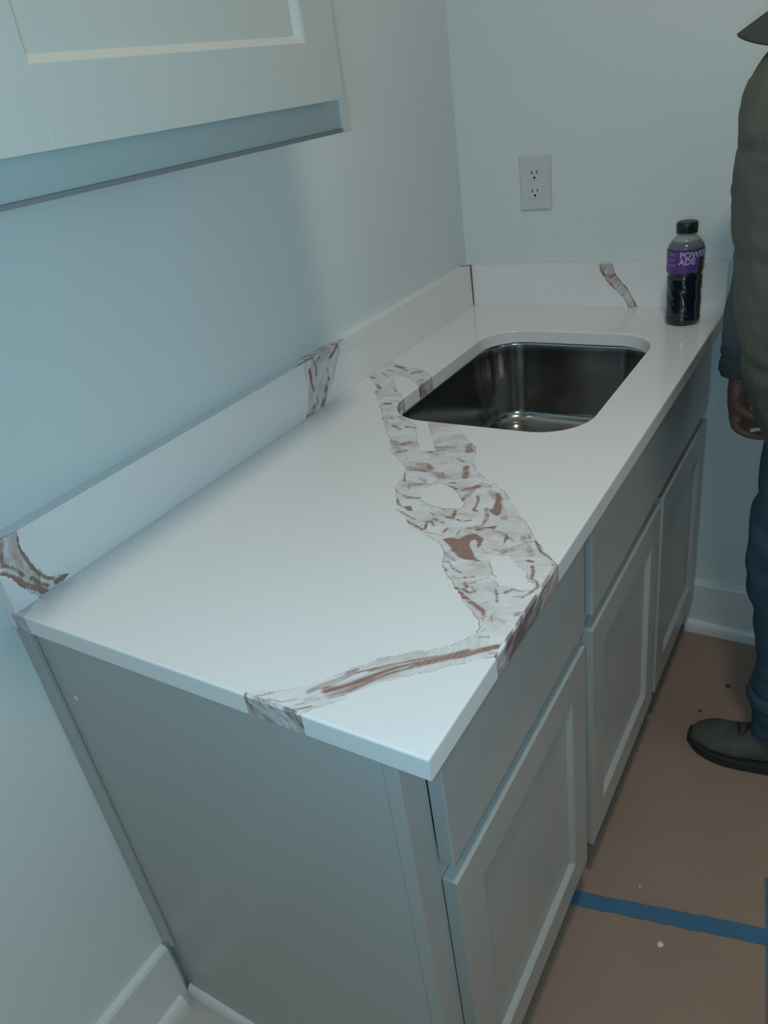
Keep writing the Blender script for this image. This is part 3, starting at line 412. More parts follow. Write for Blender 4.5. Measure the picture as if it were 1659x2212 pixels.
c1 = base_cabinet(.010, .5275, (), 'grey base cabinet with one drawer and one shaker door, at the near end')
boxo('drawer_front', M['cab'], c1, XF+.0003, XD, .055, .510, .677, .868, bev=.0015)
shaker_door(c1, .055, .510, .121, .645, x0=XF+.0003)
boxo('scribe_moulding', M['cab'], c1, .0006, .029, .0035, .0098, .166, ZC-T-.001, bev=.001)
bm = bmesh.new(); extrude_poly(bm, [(u*0.85, v*.95) for u, v in q], lambda u, v, d: (d, .0098-u, v), .0165, .585); obj('shoe_moulding', bm, M['trim'], c1)
c2 = base_cabinet(.5285, L-.001, (.991,), 'grey sink base cabinet with a wide false front and two shaker doors')
boxo('false_front', M['cab'], c2, XF+.0003, XD, .546, 1.416, .677, .868, bev=.0015)
shaker_door(c2, .547, .978, .121, .645, x0=XF+.0003)
shaker_door(c2, 1.003, 1.418, .121, .645, x0=XF+.0003)
crumb('plaster_speck', .062, .0095, .771, .0042, M['chip'], 'white plaster speck stuck on the end panel of the near cabinet', .3, 4, up=(0, 1, 0))

# ------------------------------------------------------------------ counter
def counter():
    ri = .003
    dom = [(0.0, ri), (W-ri, ri), (W-ri, L-.001), (0.0, L-.001)]
    sink = rrect(.163, .549, .694, 1.222, .092, 14)
    sink_in = [(x, y) for x, y in sink]
    outs = [rough_loop(VO, seed=1.0), rough_loop(VC, amp=.0003, seed=2.0)]
    vh = [rough_loop(h, seed=3.0+i) for i, h in enumerate(VH)]
    P, Tt, iv, ed, br, Fl = stone(dom, [sink_in], outs, vh, grid=.0018, rot=0.55, caps=VB+VB2, stretch=1.7, band=BAND, pools=VP)
    nv = len(P); V = [(x, y, ZC) for x, y in P]; F = []; mi = []
    for t, k in zip(Tt, iv):
        a, b, c = t
        cr = (P[b][0]-P[a][0])*(P[c][1]-P[a][1])-(P[b][1]-P[a][1])*(P[c][0]-P[a][0])
        F.append((a, b, c) if cr > 0 else (a, c, b)); mi.append(1 if k else 0)
    # boundary
    cnt = {}
    for f, k in zip(F, mi):
        for i in range(3):
            e = (f[i], f[(i+1) % 3]); cnt[e] = k
    bnd = {e: k for e, k in cnt.items() if (e[1], e[0]) not in cnt}
    nxt = {e[0]: e[1] for e in bnd}; prv = {e[1]: e[0] for e in bnd}
    prof = [(0.0, 0.0), (ri*.5, -ri*.13), (ri*.87, -ri*.5), (ri, -ri), (ri, -T)]
    src = list(range(nv)); ring = {}
    for v in nxt:
        p = P[v]; a = P[prv[v]]; b = P[nxt[v]]
        d1 = p-a; d1 /= np.linalg.norm(d1)+1e-12; d2 = b-p; d2 /= np.linalg.norm(d2)+1e-12
        n1 = np.array((d1[1], -d1[0])); n2 = np.array((d2[1], -d2[0])); n = n1+n2; n /= np.linalg.norm(n)+1e-12
        n = n/max(.5, float(n@n1))
        ids = [v]
        for o, dz in prof[1:]:
            q_ = p+n*o
            if q_[1] > L-.0005: q_[1] = L-.0005
            if q_[0] < .0005: q_[0] = .0005
            ids.append(len(V)); V.append((q_[0], q_[1], ZC+dz)); src.append(v)
        ring[v] = ids
    for (a, b), k in bnd.items():
        for i in range(len(prof)-1):
            F.append((ring[b][i], ring[a][i], ring[a][i+1], ring[b][i+1])); mi.append(k)
    # underside
    base = len(V); 
    for v in range(nv): V.append((P[v][0], P[v][1], ZC-T+.0002)); src.append(v)
    for f in F[:len(Tt)]: F.append((f[2]+base, f[1]+base, f[0]+base)); mi.append(0)
    src = np.array(src); VA = np.array(V)
    fl = Fl[src].copy(); fl[:, 1] += (ZC-VA[:, 2])*2.2; fl[:, 2] += (ZC-VA[:, 2])*1.6
    b2 = br[src].copy()
    b2 = np.where(VA[:, 2] < ZC-.002, np.maximum(b2, .36), b2)      # the vein shows darker on the polished edge
    o = mesh_from('countertop', V, F, mi, {'edge': ('FLOAT', ed[src]), 'brown': ('FLOAT', b2), 'flow': ('FLOAT_VECTOR', fl)}, [M['quartz'], M['vein']])
    tag(o, 'white quartz countertop with a brown swirling vein and a cut-out for the sink', 'countertop')
    return sink
SINK = counter()

def splash(name, a0, a1, to3d, outers, label, caps):
    """unfolded stone: first coordinate runs along the wall, second climbs the face then crosses the top"""
    dom = [(a0, 0.0), (a1, 0.0), (a1, HB+TB), (a0, HB+TB)]
    outs = [rough_loop(o, amp=a, seed=9.0+i) for i, (o, a) in enumerate(outers)]
    P, Tt, iv, ed, br, Fl = stone(dom, [], outs, [], extra_lines=[((a0-.01, HB), (a1+.01, HB))], grid=.0020, rot=1.2, caps=caps, stretch=2.2)
    V = [to3d(u, min(v, HB), max(0, v-HB)) for u, v in P]; F = []; mi = []
    for t, k in zip(Tt, iv): F.append(tuple(t)); mi.append(1 if k else 0)
    # ends, back, underside
    n0 = len(V)
    for u in (a0, a1):
        for v, w in ((0, 0), (HB, 0), (HB, TB), (0, TB)): V.append(to3d(u, v, w))
    for f in ((0, 1, 2, 3), (7, 6, 5, 4), (3, 2, 6, 7), (0, 3, 7, 4)): F.append(tuple(n0+i for i in f)); mi.append(0)
    pad = len(V)-len(P)
    z = np.zeros(pad)
    me = mesh_from(name, V, F, mi, {'edge': ('FLOAT', np.concatenate([ed, z+1])), 'brown': ('FLOAT', np.concatenate([br, z])), 'flow': ('FLOAT_VECTOR', np.vstack([Fl, np.zeros((pad, 3))]))}, [M['quartz'], M['vein']])
    b = bmesh.new(); b.from_mesh(me.data); bmesh.ops.remove_doubles(b, verts=b.verts[:], dist=1e-6); bmesh.ops.recalc_face_normals(b, faces=b.faces[:]); b.to_mesh(me.data); b.free()
    return tag(me, label, 'backsplash')
Z0 = ZC+.0002
v2 = V2F[:-1]+[(.800, .1016), (.8188, .1016), (.8150, .1140), (.8125, .1201), (.786, .1250), (.7469, .1253), (.7301, .1149), (.7087, .1276), (.6942, .1230), (.698, .1123), (.690, .1080), (.6569, .1060), (.6569, .1035), (.676, .1018)]
cj = [(L-TB-.005, -.01), (L-TB+.01, -.01), (L-TB+.01, HB+.004), (L-.03, HB+.035), (L-TB-.018, HB+.019), (L-TB-.010, HB+.002), (L-TB-.0085, .05)]
splash('backsplash', 0.0, L-.0012, lambda u, v, w: (TB-w, u, Z0+v), [(V1, .0011), (v2, .0008), (cj, .0003)],
       'long white quartz backsplash with two brown vein patches, on the left wall', VC1)
v3 = [(a, b) for a, b in V3[2:]]+[(.3540, .1000), (.3560, .1150), (.3700, .1210), (.3900, .1240), (.3930, .1120), (.3870, .1010)]
splash('backsplash', TB+.0012, W-.003, lambda u, v, w: (u, L-TB+w-.001, Z0+v), [(v3, .0007)],
       'short white quartz backsplash with one slanting brown vein, on the end wall', VC3)

# ------------------------------------------------------------------ sink
def sink():
    s = empty('undermount_sink', (.356, .958, .69), 'brushed stainless steel sink bowl set under the countertop cut-out', 'sink')
    x0, x1, y0, y1 = .160, .552, .691, 1.225; zt = ZC-T-.0008
    bm = bmesh.new(); rings = []
    def R_(ins, z, r): return [Vector((x, y, z)) for x, y in rrect(x0+ins, x1-ins, y0+ins, y1-ins, r, 12)]
    rings.append(R_(-.020, zt, .112)); rings.append(R_(-.002, zt, .094)); rings.append(R_(.001, zt-.002, .091)); rings.append(R_(.002, zt-.006, .090))
    for i in range(1, 9): rings.append(R_(.002+.010*i/8, zt-.006-.154*i/8, .090-.014*i/8))
    rr = .030
    for i in range(1, 10):
        a = PI/2*i/9; rings.append(R_(.012+rr*(1-math.cos(a)), zt-.160-rr*math.sin(a), max(.045, .076-rr*(1-math.cos(a)))))
    zb = zt-.160-rr
    for k, ins in enumerate((.08, .12, .15)): rings.append(R_(ins, zb-.0015*(k+1), max(.03, .045-.005*k)))
    vs = tube(bm, rings, cap=False)
    bm.faces.new(vs[-1])
    o = obj('basin', bm, M['steel'], s, smooth=True)
    sd = o.modifiers.new('thick', 'SOLIDIFY'); sd.thickness = .0012; sd.offset = 1
    bm = bmesh.new(); lathe(bm, [(.030, zb-.006), (.044, zb-.0055), (.0445, zb-.0035), (.042, zb-.0025), (.036, zb-.0035), (.030, zb-.006)][1:], .356, .985, 40)
    obj('drain', bm, M['steel'], s, smooth=True)
sink()

# ------------------------------------------------------------------ upper cabinet
def upper():
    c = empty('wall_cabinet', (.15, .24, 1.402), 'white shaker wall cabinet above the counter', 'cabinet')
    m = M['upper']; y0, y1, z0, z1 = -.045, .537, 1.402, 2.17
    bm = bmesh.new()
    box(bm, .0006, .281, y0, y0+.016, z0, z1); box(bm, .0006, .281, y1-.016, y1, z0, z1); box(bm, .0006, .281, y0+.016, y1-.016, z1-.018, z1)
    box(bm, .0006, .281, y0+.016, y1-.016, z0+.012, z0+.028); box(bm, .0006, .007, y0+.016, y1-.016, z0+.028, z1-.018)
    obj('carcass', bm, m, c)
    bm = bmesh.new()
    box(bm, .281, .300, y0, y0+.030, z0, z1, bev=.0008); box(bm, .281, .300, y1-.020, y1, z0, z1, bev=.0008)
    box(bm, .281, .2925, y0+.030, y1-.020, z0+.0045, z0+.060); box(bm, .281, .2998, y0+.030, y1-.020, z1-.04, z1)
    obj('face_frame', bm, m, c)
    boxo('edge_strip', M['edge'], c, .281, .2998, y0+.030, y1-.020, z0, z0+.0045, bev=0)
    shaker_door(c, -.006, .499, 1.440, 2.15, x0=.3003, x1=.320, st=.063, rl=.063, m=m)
upper()

# ------------------------------------------------------------------ outlet
def outlet():
    cx, cz, w, h = .1975, 1.198, .0765, .121; yw = L
    o = empty('wall_outlet', (cx, yw, cz), 'white double electrical outlet on the end wall above the backsplash', 'outlet')
    bm = bmesh.new(); 
    pts = rrect(cx-w/2, cx+w/2, cz-h/2, cz+h/2, .003, 4)
    inner = rrect(cx-w/2+.003, cx+w/2-.003, cz-h/2+.003, cz+h/2-.003, .002, 4)
    tube(bm, [[Vector((x, yw-.0004, z)) for x, z in pts], [Vector((x, yw-.0035, z)) for x, z in pts], [Vector((x, yw-.0062, z)) for x, z in inner]])
    obj('cover_plate', bm, M['plastic'], o)
    for dz in (.0195, -.0195):
        zc = cz+dz; bm = bmesh.new(); P = []
        for i in range(40):
            a = 2*PI*i/40; x = .0172*math.cos(a); z = .0172*math.sin(a); z = max(-.0142, min(.0142, z)); P.append((cx+x, zc+z))
        tube(bm, [[Vector((x, yw-.0060, z)) for x, z in P], [Vector((x, yw-.0078, z)) for x, z in P]])
        r = obj('receptacle', bm, M['plastic'], o)
        for dx, hh in ((-.0062, .0080), (.0062, .0066)):
            bm = bmesh.new(); box(bm, cx+dx-.0011, cx+dx+.0011, yw-.0081, yw-.0076, zc+.0035-hh/2, zc+.0035+hh/2); obj('slot', bm, M['black'], r)
        bm = bmesh.new(); P = [(cx+.0027*math.cos(2*PI*i/16), zc-.0078+.0029*math.sin(2*PI*i/16)) for i in range(16)]
        tube(bm, [[Vector((x, yw-.0076, z)) for x, z in P], [Vector((x, yw-.0081, z)) for x, z in P]]); obj('ground_hole', bm, M['black'], r)
    bm = bmesh.new(); P = [(cx+.003*math.cos(2*PI*i/16), cz+.003*math.sin(2*PI*i/16)) for i in range(16)]
    tube(bm, [[Vector((x, yw-.006, z)) for x, z in P], [Vector((x, yw-.0071, z)) for x, z in P]]); obj('screw', bm, M['plastic'], o)
outlet()

# ------------------------------------------------------------------ bottle
def bottle():
    bx, by, z0 = .5695, 1.312, ZC+.0003; R = .0362; H = .208
    b = empty('drink_bottle', (bx, by, ZC), 'plastic drink bottle with purple label and black cap, on the counter by the end wall', 'bottle')
    z = lambda f: z0+f*H
    def grip(a, zz):
        t = (zz-z0)/H
        if not .10 < t < .46: return 0
        return -.035*max(0, math.sin(a*5+(t-.1)*34))*math.sin(PI*(t-.10)/.36)
    prof = [(.022, z(0)+.002), (.030, z(0)), (.0345, z(.012)), (.0362, z(.035)), (.0362, z(.075)), (.0352, z(.085)), (.0356, z(.10))]
    prof += [(.0356, z(.10+.36*i/16)) for i in range(1, 17)]
    prof += [(.0358, z(.475)), (.0345, z(.493)), (.0335, z(.503)), (.0350, z(.515)), (.0368, z(.535)), (.0369, z(.72)), (.0365, z(.745))]
    bm = bmesh.new(); lathe(bm, prof, bx, by, 60, grip); obj('body', bm, M['bottle'], b, smooth=True)
    bm = bmesh.new(); lathe(bm, [(.0364, z(.7455)), (.0352, z(.775)), (.0325, z(.800)), (.0295, z(.820))], bx, by, 48); obj('shoulder', bm, M['violet'], b, smooth=True)
    bm = bmesh.new(); lathe(bm, [(.0293, z(.8205)), (.0255, z(.845)), (.0205, z(.868)), (.0180, z(.882)), (.0175, z(.888)), (.0205, z(.890)), (.0205, z(.896)), (.017, z(.898))], bx, by, 48); obj('neck', bm, M['clear'], b, smooth=True)
    bm = bmesh.new(); cp = [(.0200, z(.8985)), (.0212, z(.902)), (.0212, z(.978)), (.0203, z(.993)), (.0185, z(1.0)), (.010, z(1.001))]
    lathe(bm, cp, bx, by, 72, lambda a, zz: .012*math.sin(a*36) if zz < z(.97) else 0); obj('screw_cap', bm, M['black_cap'], b, smooth=True)
    RL = .0374
    bm = bmesh.new(); rows = []
    n = 72
    vsets = [[bm.verts.new((bx+RL*math.cos(2*PI*i/n), by+RL*math.sin(2*PI*i/n), zz)) for i in range(n)] for zz in (z(.535), z(.745))]
    a0 = math.atan2(CY-by, CX-bx)
    for i in range(n):
        am = 2*PI*(i+.5)/n; d = (am-a0+PI) % (2*PI)-PI
        if .72 < d < 1.6: continue                     # gap where the label is cut back
        bm.faces.new((vsets[0][i], vsets[0][(i+1) % n], vsets[1][(i+1) % n], vsets[1][i]))
    lab = obj('label_wrap', bm, M['label'], b, smooth=True)
    def wrap_text(txt, size, ang, zc, name, m, bold=.0):
        cu = bpy.data.curves.new('t', 'FONT'); cu.body = txt; cu.size = size; cu.align_x = 'LEFT'; cu.align_y = 'CENTER'; cu.offset = bold; cu.extrude = .00012; cu.resolution_u = 3
        cu.space_character = 1.02
        to = link(bpy.data.objects.new('t', cu)); bpy.context.view_layer.update()
        me = bpy.data.meshes.new_from_object(to.evaluated_get(bpy.context.evaluated_depsgraph_get())); bpy.data.objects.remove(to)
        t = bmesh.new(); t.from_mesh(me)
        bmesh.ops.subdivide_edges(t, edges=[e for e in t.edges if e.calc_length() > .002], cuts=3)
        for v in t.verts:
            a = ang+v.co.x/RL; r = RL+.0003+v.co.z
            v.co = Vector((bx+r*math.cos(a), by+r*math.sin(a), zc+v.co.y))
        obj(name, t, m, lab)
    wrap_text('POWER', .0168, a0-.31, z(.708), 'lettering', M['ink'], .0006)
    wrap_text('ADE', .0168, a0-.34, z(.646), 'lettering', M['ink'], .0006)
    for k, zz in enumerate((.715, .665, .615)):
        t = bmesh.new(); pts = []
        for i in range(9):
            a = a0-.95+.05*i; pts.append(a)
        r0, r1 = RL+.0002, RL+.0005; hh = .0022
        tube(t, [[Vector((bx+r*math.cos(a), by+r*math.sin(a), z(zz)+s*hh)) for r, s in ((r0, -1), (r1, -1), (r1, 1), (r0, 1))] for a in pts])
        obj('print_bar', t, M['ink2'], lab)
bottle()

# ------------------------------------------------------------------ person
def skin_mesh(verts, edges, radii, root, sub=2):
    me = bpy.data.meshes.new('s'); me.from_pydata(verts, edges, []); me.update()
    o = link(bpy.data.objects.new('s', me))
    md = o.modifiers.new('k', 'SKIN')
    if not me.skin_vertices: me.skin_vertices.new()
    for i, r in enumerate(radii):
        me.skin_vertices[0].data[i].radius = (r, r) if isinstance(r, (int, float)) else r
        me.skin_vertices[0].data[i].use_root = (i == root)
    md.use_smooth_shade = True
    if sub:
        ss = o.modifiers.new('u', 'SUBSURF'); ss.levels = sub; ss.render_levels = sub
    bpy.context.view_layer.update()
    out = bpy.data.meshes.new_from_object(o.evaluated_get(bpy.context.evaluated_depsgraph_get()))
    bpy.data.objects.remove(o)
    return out
def remesh(bm, voxel=0.008, smooth=3):
    me = bpy.data.meshes.new('r'); bmesh.ops.recalc_face_normals(bm, faces=bm.faces[:]); bm.to_mesh(me); bm.free()
    o = link(bpy.data.objects.new('r', me)); md = o.modifiers.new('r', 'REMESH'); md.mode = 'VOXEL'; md.voxel_size = voxel
    sm = o.modifiers.new('s', 'SMOOTH'); sm.iterations = smooth; sm.factor = .5
    bpy.context.view_layer.update()
    out = bpy.data.meshes.new_from_object(o.evaluated_get(bpy.context.evaluated_depsgraph_get())); bpy.data.objects.remove(o)
    return out
def ering(c, rx, ry, ax=(0, 0, 1), n=28, fold=None):
    ax = Vector(ax).normalized(); X = Vector((1, 0, 0)); X = (X-ax*X.dot(ax)).normalized(); Y = ax.cross(X)
    out = []
    for i in range(n):
        a = 2*PI*i/n; k = 1+(fold(a) if fold else 0)
        out.append(Vector(c)+X*rx*math.cos(a)*k+Y*ry*math.sin(a)*k)
    return out
def limb(bm, pts, n=28, wr=0.0, seed=0):
    """pts: (centre, rx, ry); resampled with Catmull-Rom, wrinkled"""
    C = [Vector(p[0]) for p in pts]; R = [(p[1], p[2]) for p in pts]; rings = []
    K = 8
    def cr(a, b, c, d, t): return 0.5*((2*b)+(c-a)*t+(2*a-5*b+4*c-d)*t*t+(3*b-a-3*c+d)*t**3)
    S = []
    for i in range(len(C)-1):
        i0, i3 = max(0, i-1), min(len(C)-1, i+2)
        for k in range(K):
            t = k/K; S.append((cr(C[i0], C[i], C[i+1], C[i3], t), *[cr(R[i0][j], R[i][j], R[i+1][j], R[i3][j], t) for j in (0, 1)]))
    S.append((C[-1], *R[-1]))
    for i, (c, rx, ry) in enumerate(S):
        ax = (S[min(i+1, len(S)-1)][0]-S[max(i-1, 0)][0])
        def fold(a, i=i): return wr*noise.noise(Vector((math.cos(a)*1.6+seed, math.sin(a)*1.6, i*.33)))
        rings.append(ering(c, rx, ry, ax, n, fold))
    tube(bm, rings)

def person():
    p = empty('person', (.90, 1.07, 0), 'person in olive quilted vest, dark cap and jeans standing bowed at the counter', 'person')
    # ---- one continuous body: torso, neck, head, arms, hands, legs
    Vv = []; Ee = []; Rr = []
    def add(co, r, prev=None):
        Vv.append(tuple(co)); Rr.append(r)
        if prev is not None: Ee.append((prev, len(Vv)-1))
        return len(Vv)-1
    pel = add((.905, 1.08, .86), .088); sp = add((.875, 1.08, 1.02), .10, pel); ch = add((.855, 1.08, 1.20), .11, sp); nb = add((.850, 1.08, 1.345), .065, ch)
    nk = add((.835, 1.08, 1.40), .050, nb); hd = add((.815, 1.08, 1.475), .072, nk); ht = add((.825, 1.08, 1.555), .070, hd); chn = add((.765, 1.08, 1.430), .036, hd)
    for sy, hx in ((.985, .875), (1.175, 1.03)):
        h = add((.90, sy, .80), .058, pel); k = add((hx-.005, sy+.003, .45), .036, h); an = add((hx+.030, sy, .11), .018, k); add((hx+.0, sy, .060), .012, an)
    # far arm (towards the end wall) with the hand by the counter edge
    def arm(sh, el, wr, knuck, fdir, side, thumb):
        s = add(sh, .055, ch); e = add(el, .042, s); w0 = add(Vector(el).lerp(Vector(wr), .6), .034, e); w = add(wr, (.026, .020), w0)
        pm = add(Vector(wr).lerp(Vector(knuck), .5), (.030, .018), w)
        fd = Vector(fdir).normalized(); sd = Vector(side).normalized(); kn = Vector(knuck)
        curl = Vector(thumb).normalized()
        for i, (o, ln) in enumerate(((-.027, .072), (-.009, .080), (.009, .075), (.026, .060))):
            b = add(kn+sd*o, .0105, pm); a1 = add(kn+sd*o+fd*ln*.40+curl*.010, .0092, b); a2 = add(kn+sd*o+fd*ln*.66+curl*.030, .0085, a1); add(kn+sd*o+fd*ln*.70+curl*.052, .0075, a2)
        t0 = add(Vector(wr).lerp(kn, .42)+sd*(-.030)+curl*.012, .0125, pm); t1 = add(Vector(wr).lerp(kn, .80)+sd*(-.036)+curl*.036, .0105, t0); add(kn+sd*(-.022)+fd*.022+curl*.056, .0090, t1)
    arm((.865, 1.265, 1.315), (.745, 1.262, 1.07), (.708, 1.218, .800), (.716, 1.208, .735), (.72, -.02, -.62), (.10, .99, 0), (.75, -.15, .62))
    arm((.875, .895, 1.315), (.925, .862, 1.07), (.900, .868, .825), (.893, .872, .745), (-.15, .1, -1), (-.95, .1, 0), (-.1, .95, -.1))
    me = skin_mesh(Vv, Ee, Rr, 0, 2)
    bmh = bmesh.new(); bmh.from_mesh(me)
    o = obj('body', bmh, M['skin'], p, smooth=True)
    # head details, children of the body
    bm = bmesh.new()
    for c, r in (((.792, 1.145, 1.482), .012), ((.792, 1.015, 1.482), .012)):
        pass
    bm.free()
    def blob(name, c, s, m, par, rot=0.0):
        b = bmesh.new(); bmesh.ops.create_icosphere(b, subdivisions=3, radius=1.0)
        for v in b.verts: v.co = Matrix.Rotation(rot, 4, 'Y') @ Vector((v.co.x*s[0], v.co.y*s[1], v.co.z*s[2])); v.co += Vector(c)
        return obj(name, b, m, par, smooth=True)
    blob('nose', (.738, 1.08, 1.462), (.016, .012, .022), M['skin'], o, .3)
    for y in (1.055, 1.105): blob('eye', (.749, y, 1.487), (.008, .011, .007), M['ink'], o)
    for y in (1.005, 1.155): blob('ear', (.825, y, 1.48), (.016, .008, .028), M['skin'], o, .2)
    blob('mouth', (.745, 1.08, 1.432), (.008, .022, .005), M['hair'], o, .3)
    blob('hair', (.848, 1.08, 1.515), (.075, .078, .070), M['hair'], p, .3)
    # ---- shirt sleeves
    for nm, pts in (('shirt_sleeve', [((.862, 1.255, 1.33), .060, .066), ((.812, 1.270, 1.20), .062, .062), ((.746, 1.262, 1.08), .056, .058), ((.720, 1.240, .98), .052, .054), ((.712, 1.226, .90), .046, .048), ((.710, 1.222, .872), .041, .044), ((.709, 1.220, .860), .043, .045), ((.7085, 1.219, .838), .037, .040)]),
                    ('shirt_sleeve', [((.872, .905, 1.33), .060, .064), ((.905, .868, 1.20), .060, .060), ((.925, .860, 1.07), .055, .055), ((.912, .864, .96), .050, .050), ((.905, .867, .88), .043, .043), ((.903, .868, .85), .040, .040)])):
        bm = bmesh.new(); limb(bm, pts, 36, .09, seed=len(pts)); obj(nm, bm, M['shirt'], p, smooth=True)
    # ---- jeans
    bm = bmesh.new()
    limb(bm, [((.905, 1.08, 1.00), .125, .165), ((.905, 1.08, .90), .125, .17), ((.905, 1.08, .80), .12, .165), ((.905, 1.08, .76), .10, .15)], 40, .03)
    limb(bm, [((.895, 1.000, .84), .110, .088), ((.880, .998, .70), .092, .084), ((.858, .998, .60), .080, .078), ((.857, 1.000, .52), .074, .074), ((.872, 1.003, .42), .066, .068), ((.884, 1.005, .30), .064, .066), ((.884, 1.005, .235), .066, .066), ((.884, 1.005, .205), .075, .070), ((.888, 1.005, .18), .066, .066), ((.902, 1.005, .128), .074, .068)], 40, .09, 3)
    limb(bm, [((.920, 1.165, .84), .110, .088), ((.955, 1.170, .62), .084, .080), ((.985, 1.172, .45), .072, .072), ((1.025, 1.175, .25), .064, .066), ((1.040, 1.175, .12), .070, .068)], 40, .09, 5)
    obj('jeans', bm, M['jeans'], p, smooth=True)
    # ---- vest: profile of the front edge read off the side view, puffed between seams
    prof = [(.730, .830), (.760, .812), (.800, .788), (.852, .762), (.895, .745), (.933, .733), (1.035, .715), (1.10, .706), (1.163, .697), (1.237, .694), (1.32, .694), (1.378, .702), (1.412, .722), (1.432, .770)]
    zs = [a for a, b in prof]; fx = [b for a, b in prof]
    seams = [.755, .965, 1.135, 1.29, 1.385]
    bm = bmesh.new(); rings = []; n = 96
    for i in range(121):
        z = .735+(1.43-.735)*i/120
        f = float(np.interp(z, zs, fx)); back = 1.035-.02*abs(z-1.15)-.10*max(0, (z-1.33)/.1)**2*.6
        cx = (f+back)/2; rx = (back-f)/2; ry = .218-.012*abs(z-1.1)-(.105*max(0, (z-1.29)/.14)**2)
        ds = min(abs(z-s) for s in seams); puff = min(1, ds/.022); puff = math.sqrt(puff)-1
        ring = []
        for k in range(n):
            a = 2*PI*k/n; ca, sa = math.cos(a), math.sin(a); e = .82
            ux = math.copysign(abs(ca)**e, ca); uy = math.copysign(abs(sa)**e, sa)
            w = .006*noise.noise(Vector((ux*5, uy*5, z*18)))+.004*noise.noise(Vector((ux*14, uy*14, z*40)))
            d = .0045*puff+w*.7-.004*math.exp(-((a-PI)/.03)**2)
            ring.append(Vector((cx+(rx+d)*ux, 1.08+(ry+d)*uy, z)))
        rings.append(ring)
    tube(bm, rings); obj('quilted_vest', bm, M['vest'], p, smooth=True)
    bm = bmesh.new(); rings = []
    for z, r, x in ((1.395, .085, .835), (1.42, .078, .832), (1.445, .072, .829), (1.448, .066, .829), (1.42, .064, .829)): rings.append(ering((x, 1.08, z), r, r, (-.15, 0, 1), 40))
    tube(bm, rings); obj('collar', bm, M['vest'], p, smooth=True)
    # ---- cap
    head = Vector((.822, 1.08, 1.525)); tilt = Matrix.Rotation(math.radians(-24), 4, 'Y')
    bm = bmesh.new(); rings = []
    for i in range(13):
        a = PI/2*i/12*.985; r = math.cos(a)
        ring = []
        for k in range(48):
            t = 2*PI*k/48; sm = 1-.012*max(0, math.cos(t*6))**20
            ring.append(head+tilt@Vector((.092*r*math.cos(t)*sm, .084*r*math.sin(t)*sm, .012+.088*math.sin(a))))
        rings.append(ring)
    rings.insert(0, [head+tilt@Vector((.0915*math.cos(2*PI*k/48), .0835*math.sin(2*PI*k/48), -.012)) for k in range(48)])
    tube(bm, rings); cp = obj('cap', bm, M['cap'], p, smooth=True)
    blob('cap_button', head+tilt@Vector((0, 0, .1015)), (.007, .007, .004), M['cap'], cp)
    bm = bmesh.new(); nu, nv = 24, 10; top = []; 
    def brim(u, v, d):
        a = (u-.5)*2*1.12                              # angle around the front
        r0 = .088; r1 = .088+.078*math.cos(a*.92)**.8 if abs(a) < 1.6 else .088
        r = r0+(r1-r0)*v
        x = -r*math.cos(a); y = r*math.sin(a)*(1-.08*v)
        zz = -.012-.62*abs(y)**1.0*0-5.2*y*y+.004-.10*(r-r0)
        return head+tilt@Vector((x, y, zz-d))
    A_ = [[bm.verts.new(brim(i/nu, j/nv, 0)) for j in range(nv+1)] for i in range(nu+1)]
    B_ = [[bm.verts.new(brim(i/nu, j/nv, .0035)) for j in range(nv+1)] for i in range(nu+1)]
    for i in range(nu):
        for j in range(nv):
            bm.faces.new((A_[i][j], A_[i+1][j], A_[i+1][j+1], A_[i][j+1])); bm.faces.new((B_[i][j+1], B_[i+1][j+1], B_[i+1][j], B_[i][j]))
        bm.faces.new((A_[i][nv], A_[i+1][nv], B_[i+1][nv], B_[i][nv])); bm.faces.new((B_[i][0], B_[i+1][0], A_[i+1][0], A_[i][0]))
    for i in (0, nu):
        for j in range(nv): bm.faces.new((A_[i][j], A_[i][j+1], B_[i][j+1], B_[i][j]))
    obj('brim', bm, M['cap'], cp, smooth=True)
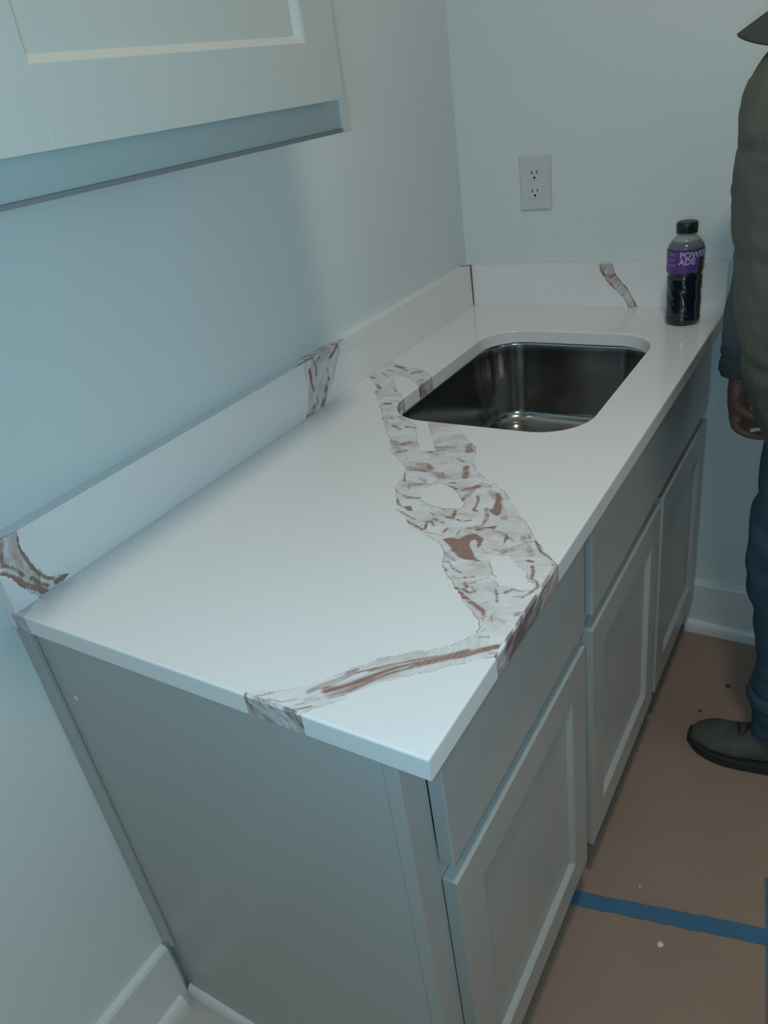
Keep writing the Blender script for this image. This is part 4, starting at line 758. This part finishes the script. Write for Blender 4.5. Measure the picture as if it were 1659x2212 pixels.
    # ---- boots
    def boot(hx, y, yaw=0.0):
        # length runs towards -x; stations: (s from heel, half width, top z, centre y shift)
        st = [(0.0, .022, .09, 0), (.012, .034, .150, 0), (.05, .040, .170, 0), (.09, .040, .168, .0), (.12, .040, .142, .0), (.15, .043, .112, -.002), (.18, .047, .082, -.003), (.215, .050, .073, -.003), (.25, .048, .066, 0), (.275, .040, .055, .003), (.292, .027, .043, .005), (.300, .012, .034, .006)]
        bm = bmesh.new(); rings = []
        for s, w, t, dy in st:
            ring = []
            for k in range(28):
                a = 2*PI*k/28; ca, sa = math.cos(a), math.sin(a)
                yy = math.copysign(abs(ca)**.8, ca)*w*(1.0 if sa < 0 else 1-.25*sa); zz = .018+(t-.018)*(.5+.5*math.copysign(abs(sa)**.75, sa))
                ring.append(Vector((hx-s, y+dy+yy, zz)))
            rings.append(ring)
        tube(bm, rings)
        b = obj('boot', bm, M['boot'], p, smooth=True); ss = b.modifiers.new('s', 'SUBSURF'); ss.levels = 1; ss.render_levels = 2
        out = []
        side = [(hx-s, w+.004, dy) for s, w, t, dy in st]; side[0] = (hx+.004, .022, 0); side[-1] = (hx-.306, .014, .006)
        loop = [(x, y+dy+w) for x, w, dy in side]+[(x, y+dy-w) for x, w, dy in side[::-1]]
        bm = bmesh.new(); tube(bm, [[Vector((x, yy, z)) for x, yy in loop] for z in (.004, .009, .022, .027)]); so = obj('sole', bm, M['boot_dark'], b)
        bv = so.modifiers.new('b', 'BEVEL'); bv.width = .003; bv.segments = 2; bv.limit_method = 'ANGLE'
        # tongue, toe seam and laces
        for i in range(6):
            s = .112+.017*i; zt = float(np.interp(s, [t[0] for t in st], [t[2] for t in st]))
            bm = bmesh.new(); rr = []
            for k in range(11):
                u = -1+2*k/10; c = Vector((hx-s+.006*u*(-1)**i, y+.026*u, zt+.0045-.013*u*u)); rr.append(ering(c, .0036, .0036, (0, 1, -.5*u), 8))
            tube(bm, rr); obj('lace', bm, M['boot_dark'], b, smooth=True)
        bm = bmesh.new(); rr = []
        for k in range(9):
            u = -1+2*k/8; c = Vector((hx-.205-.012*(1-u*u), y-.003+.040*u, .0765-.022*u*u)); rr.append(ering(c, .0022, .0022, (0, 1, 0), 6))
        tube(bm, rr); obj('toe_seam', bm, M['boot'], b, smooth=True)
    boot(1.003, 1.005); boot(1.155, 1.175)
    # small white scrap pinched in the far hand
    bm = bmesh.new(); box(bm, .745, .767, 1.155, 1.161, .742, .749, bev=.001)
    for v in bm.verts: v.co.z += (v.co.x-.756)*.25
    tag(obj('paper_scrap', bm, M['chip']), 'small white scrap held in the fingers beside the counter edge', 'scrap')
person()
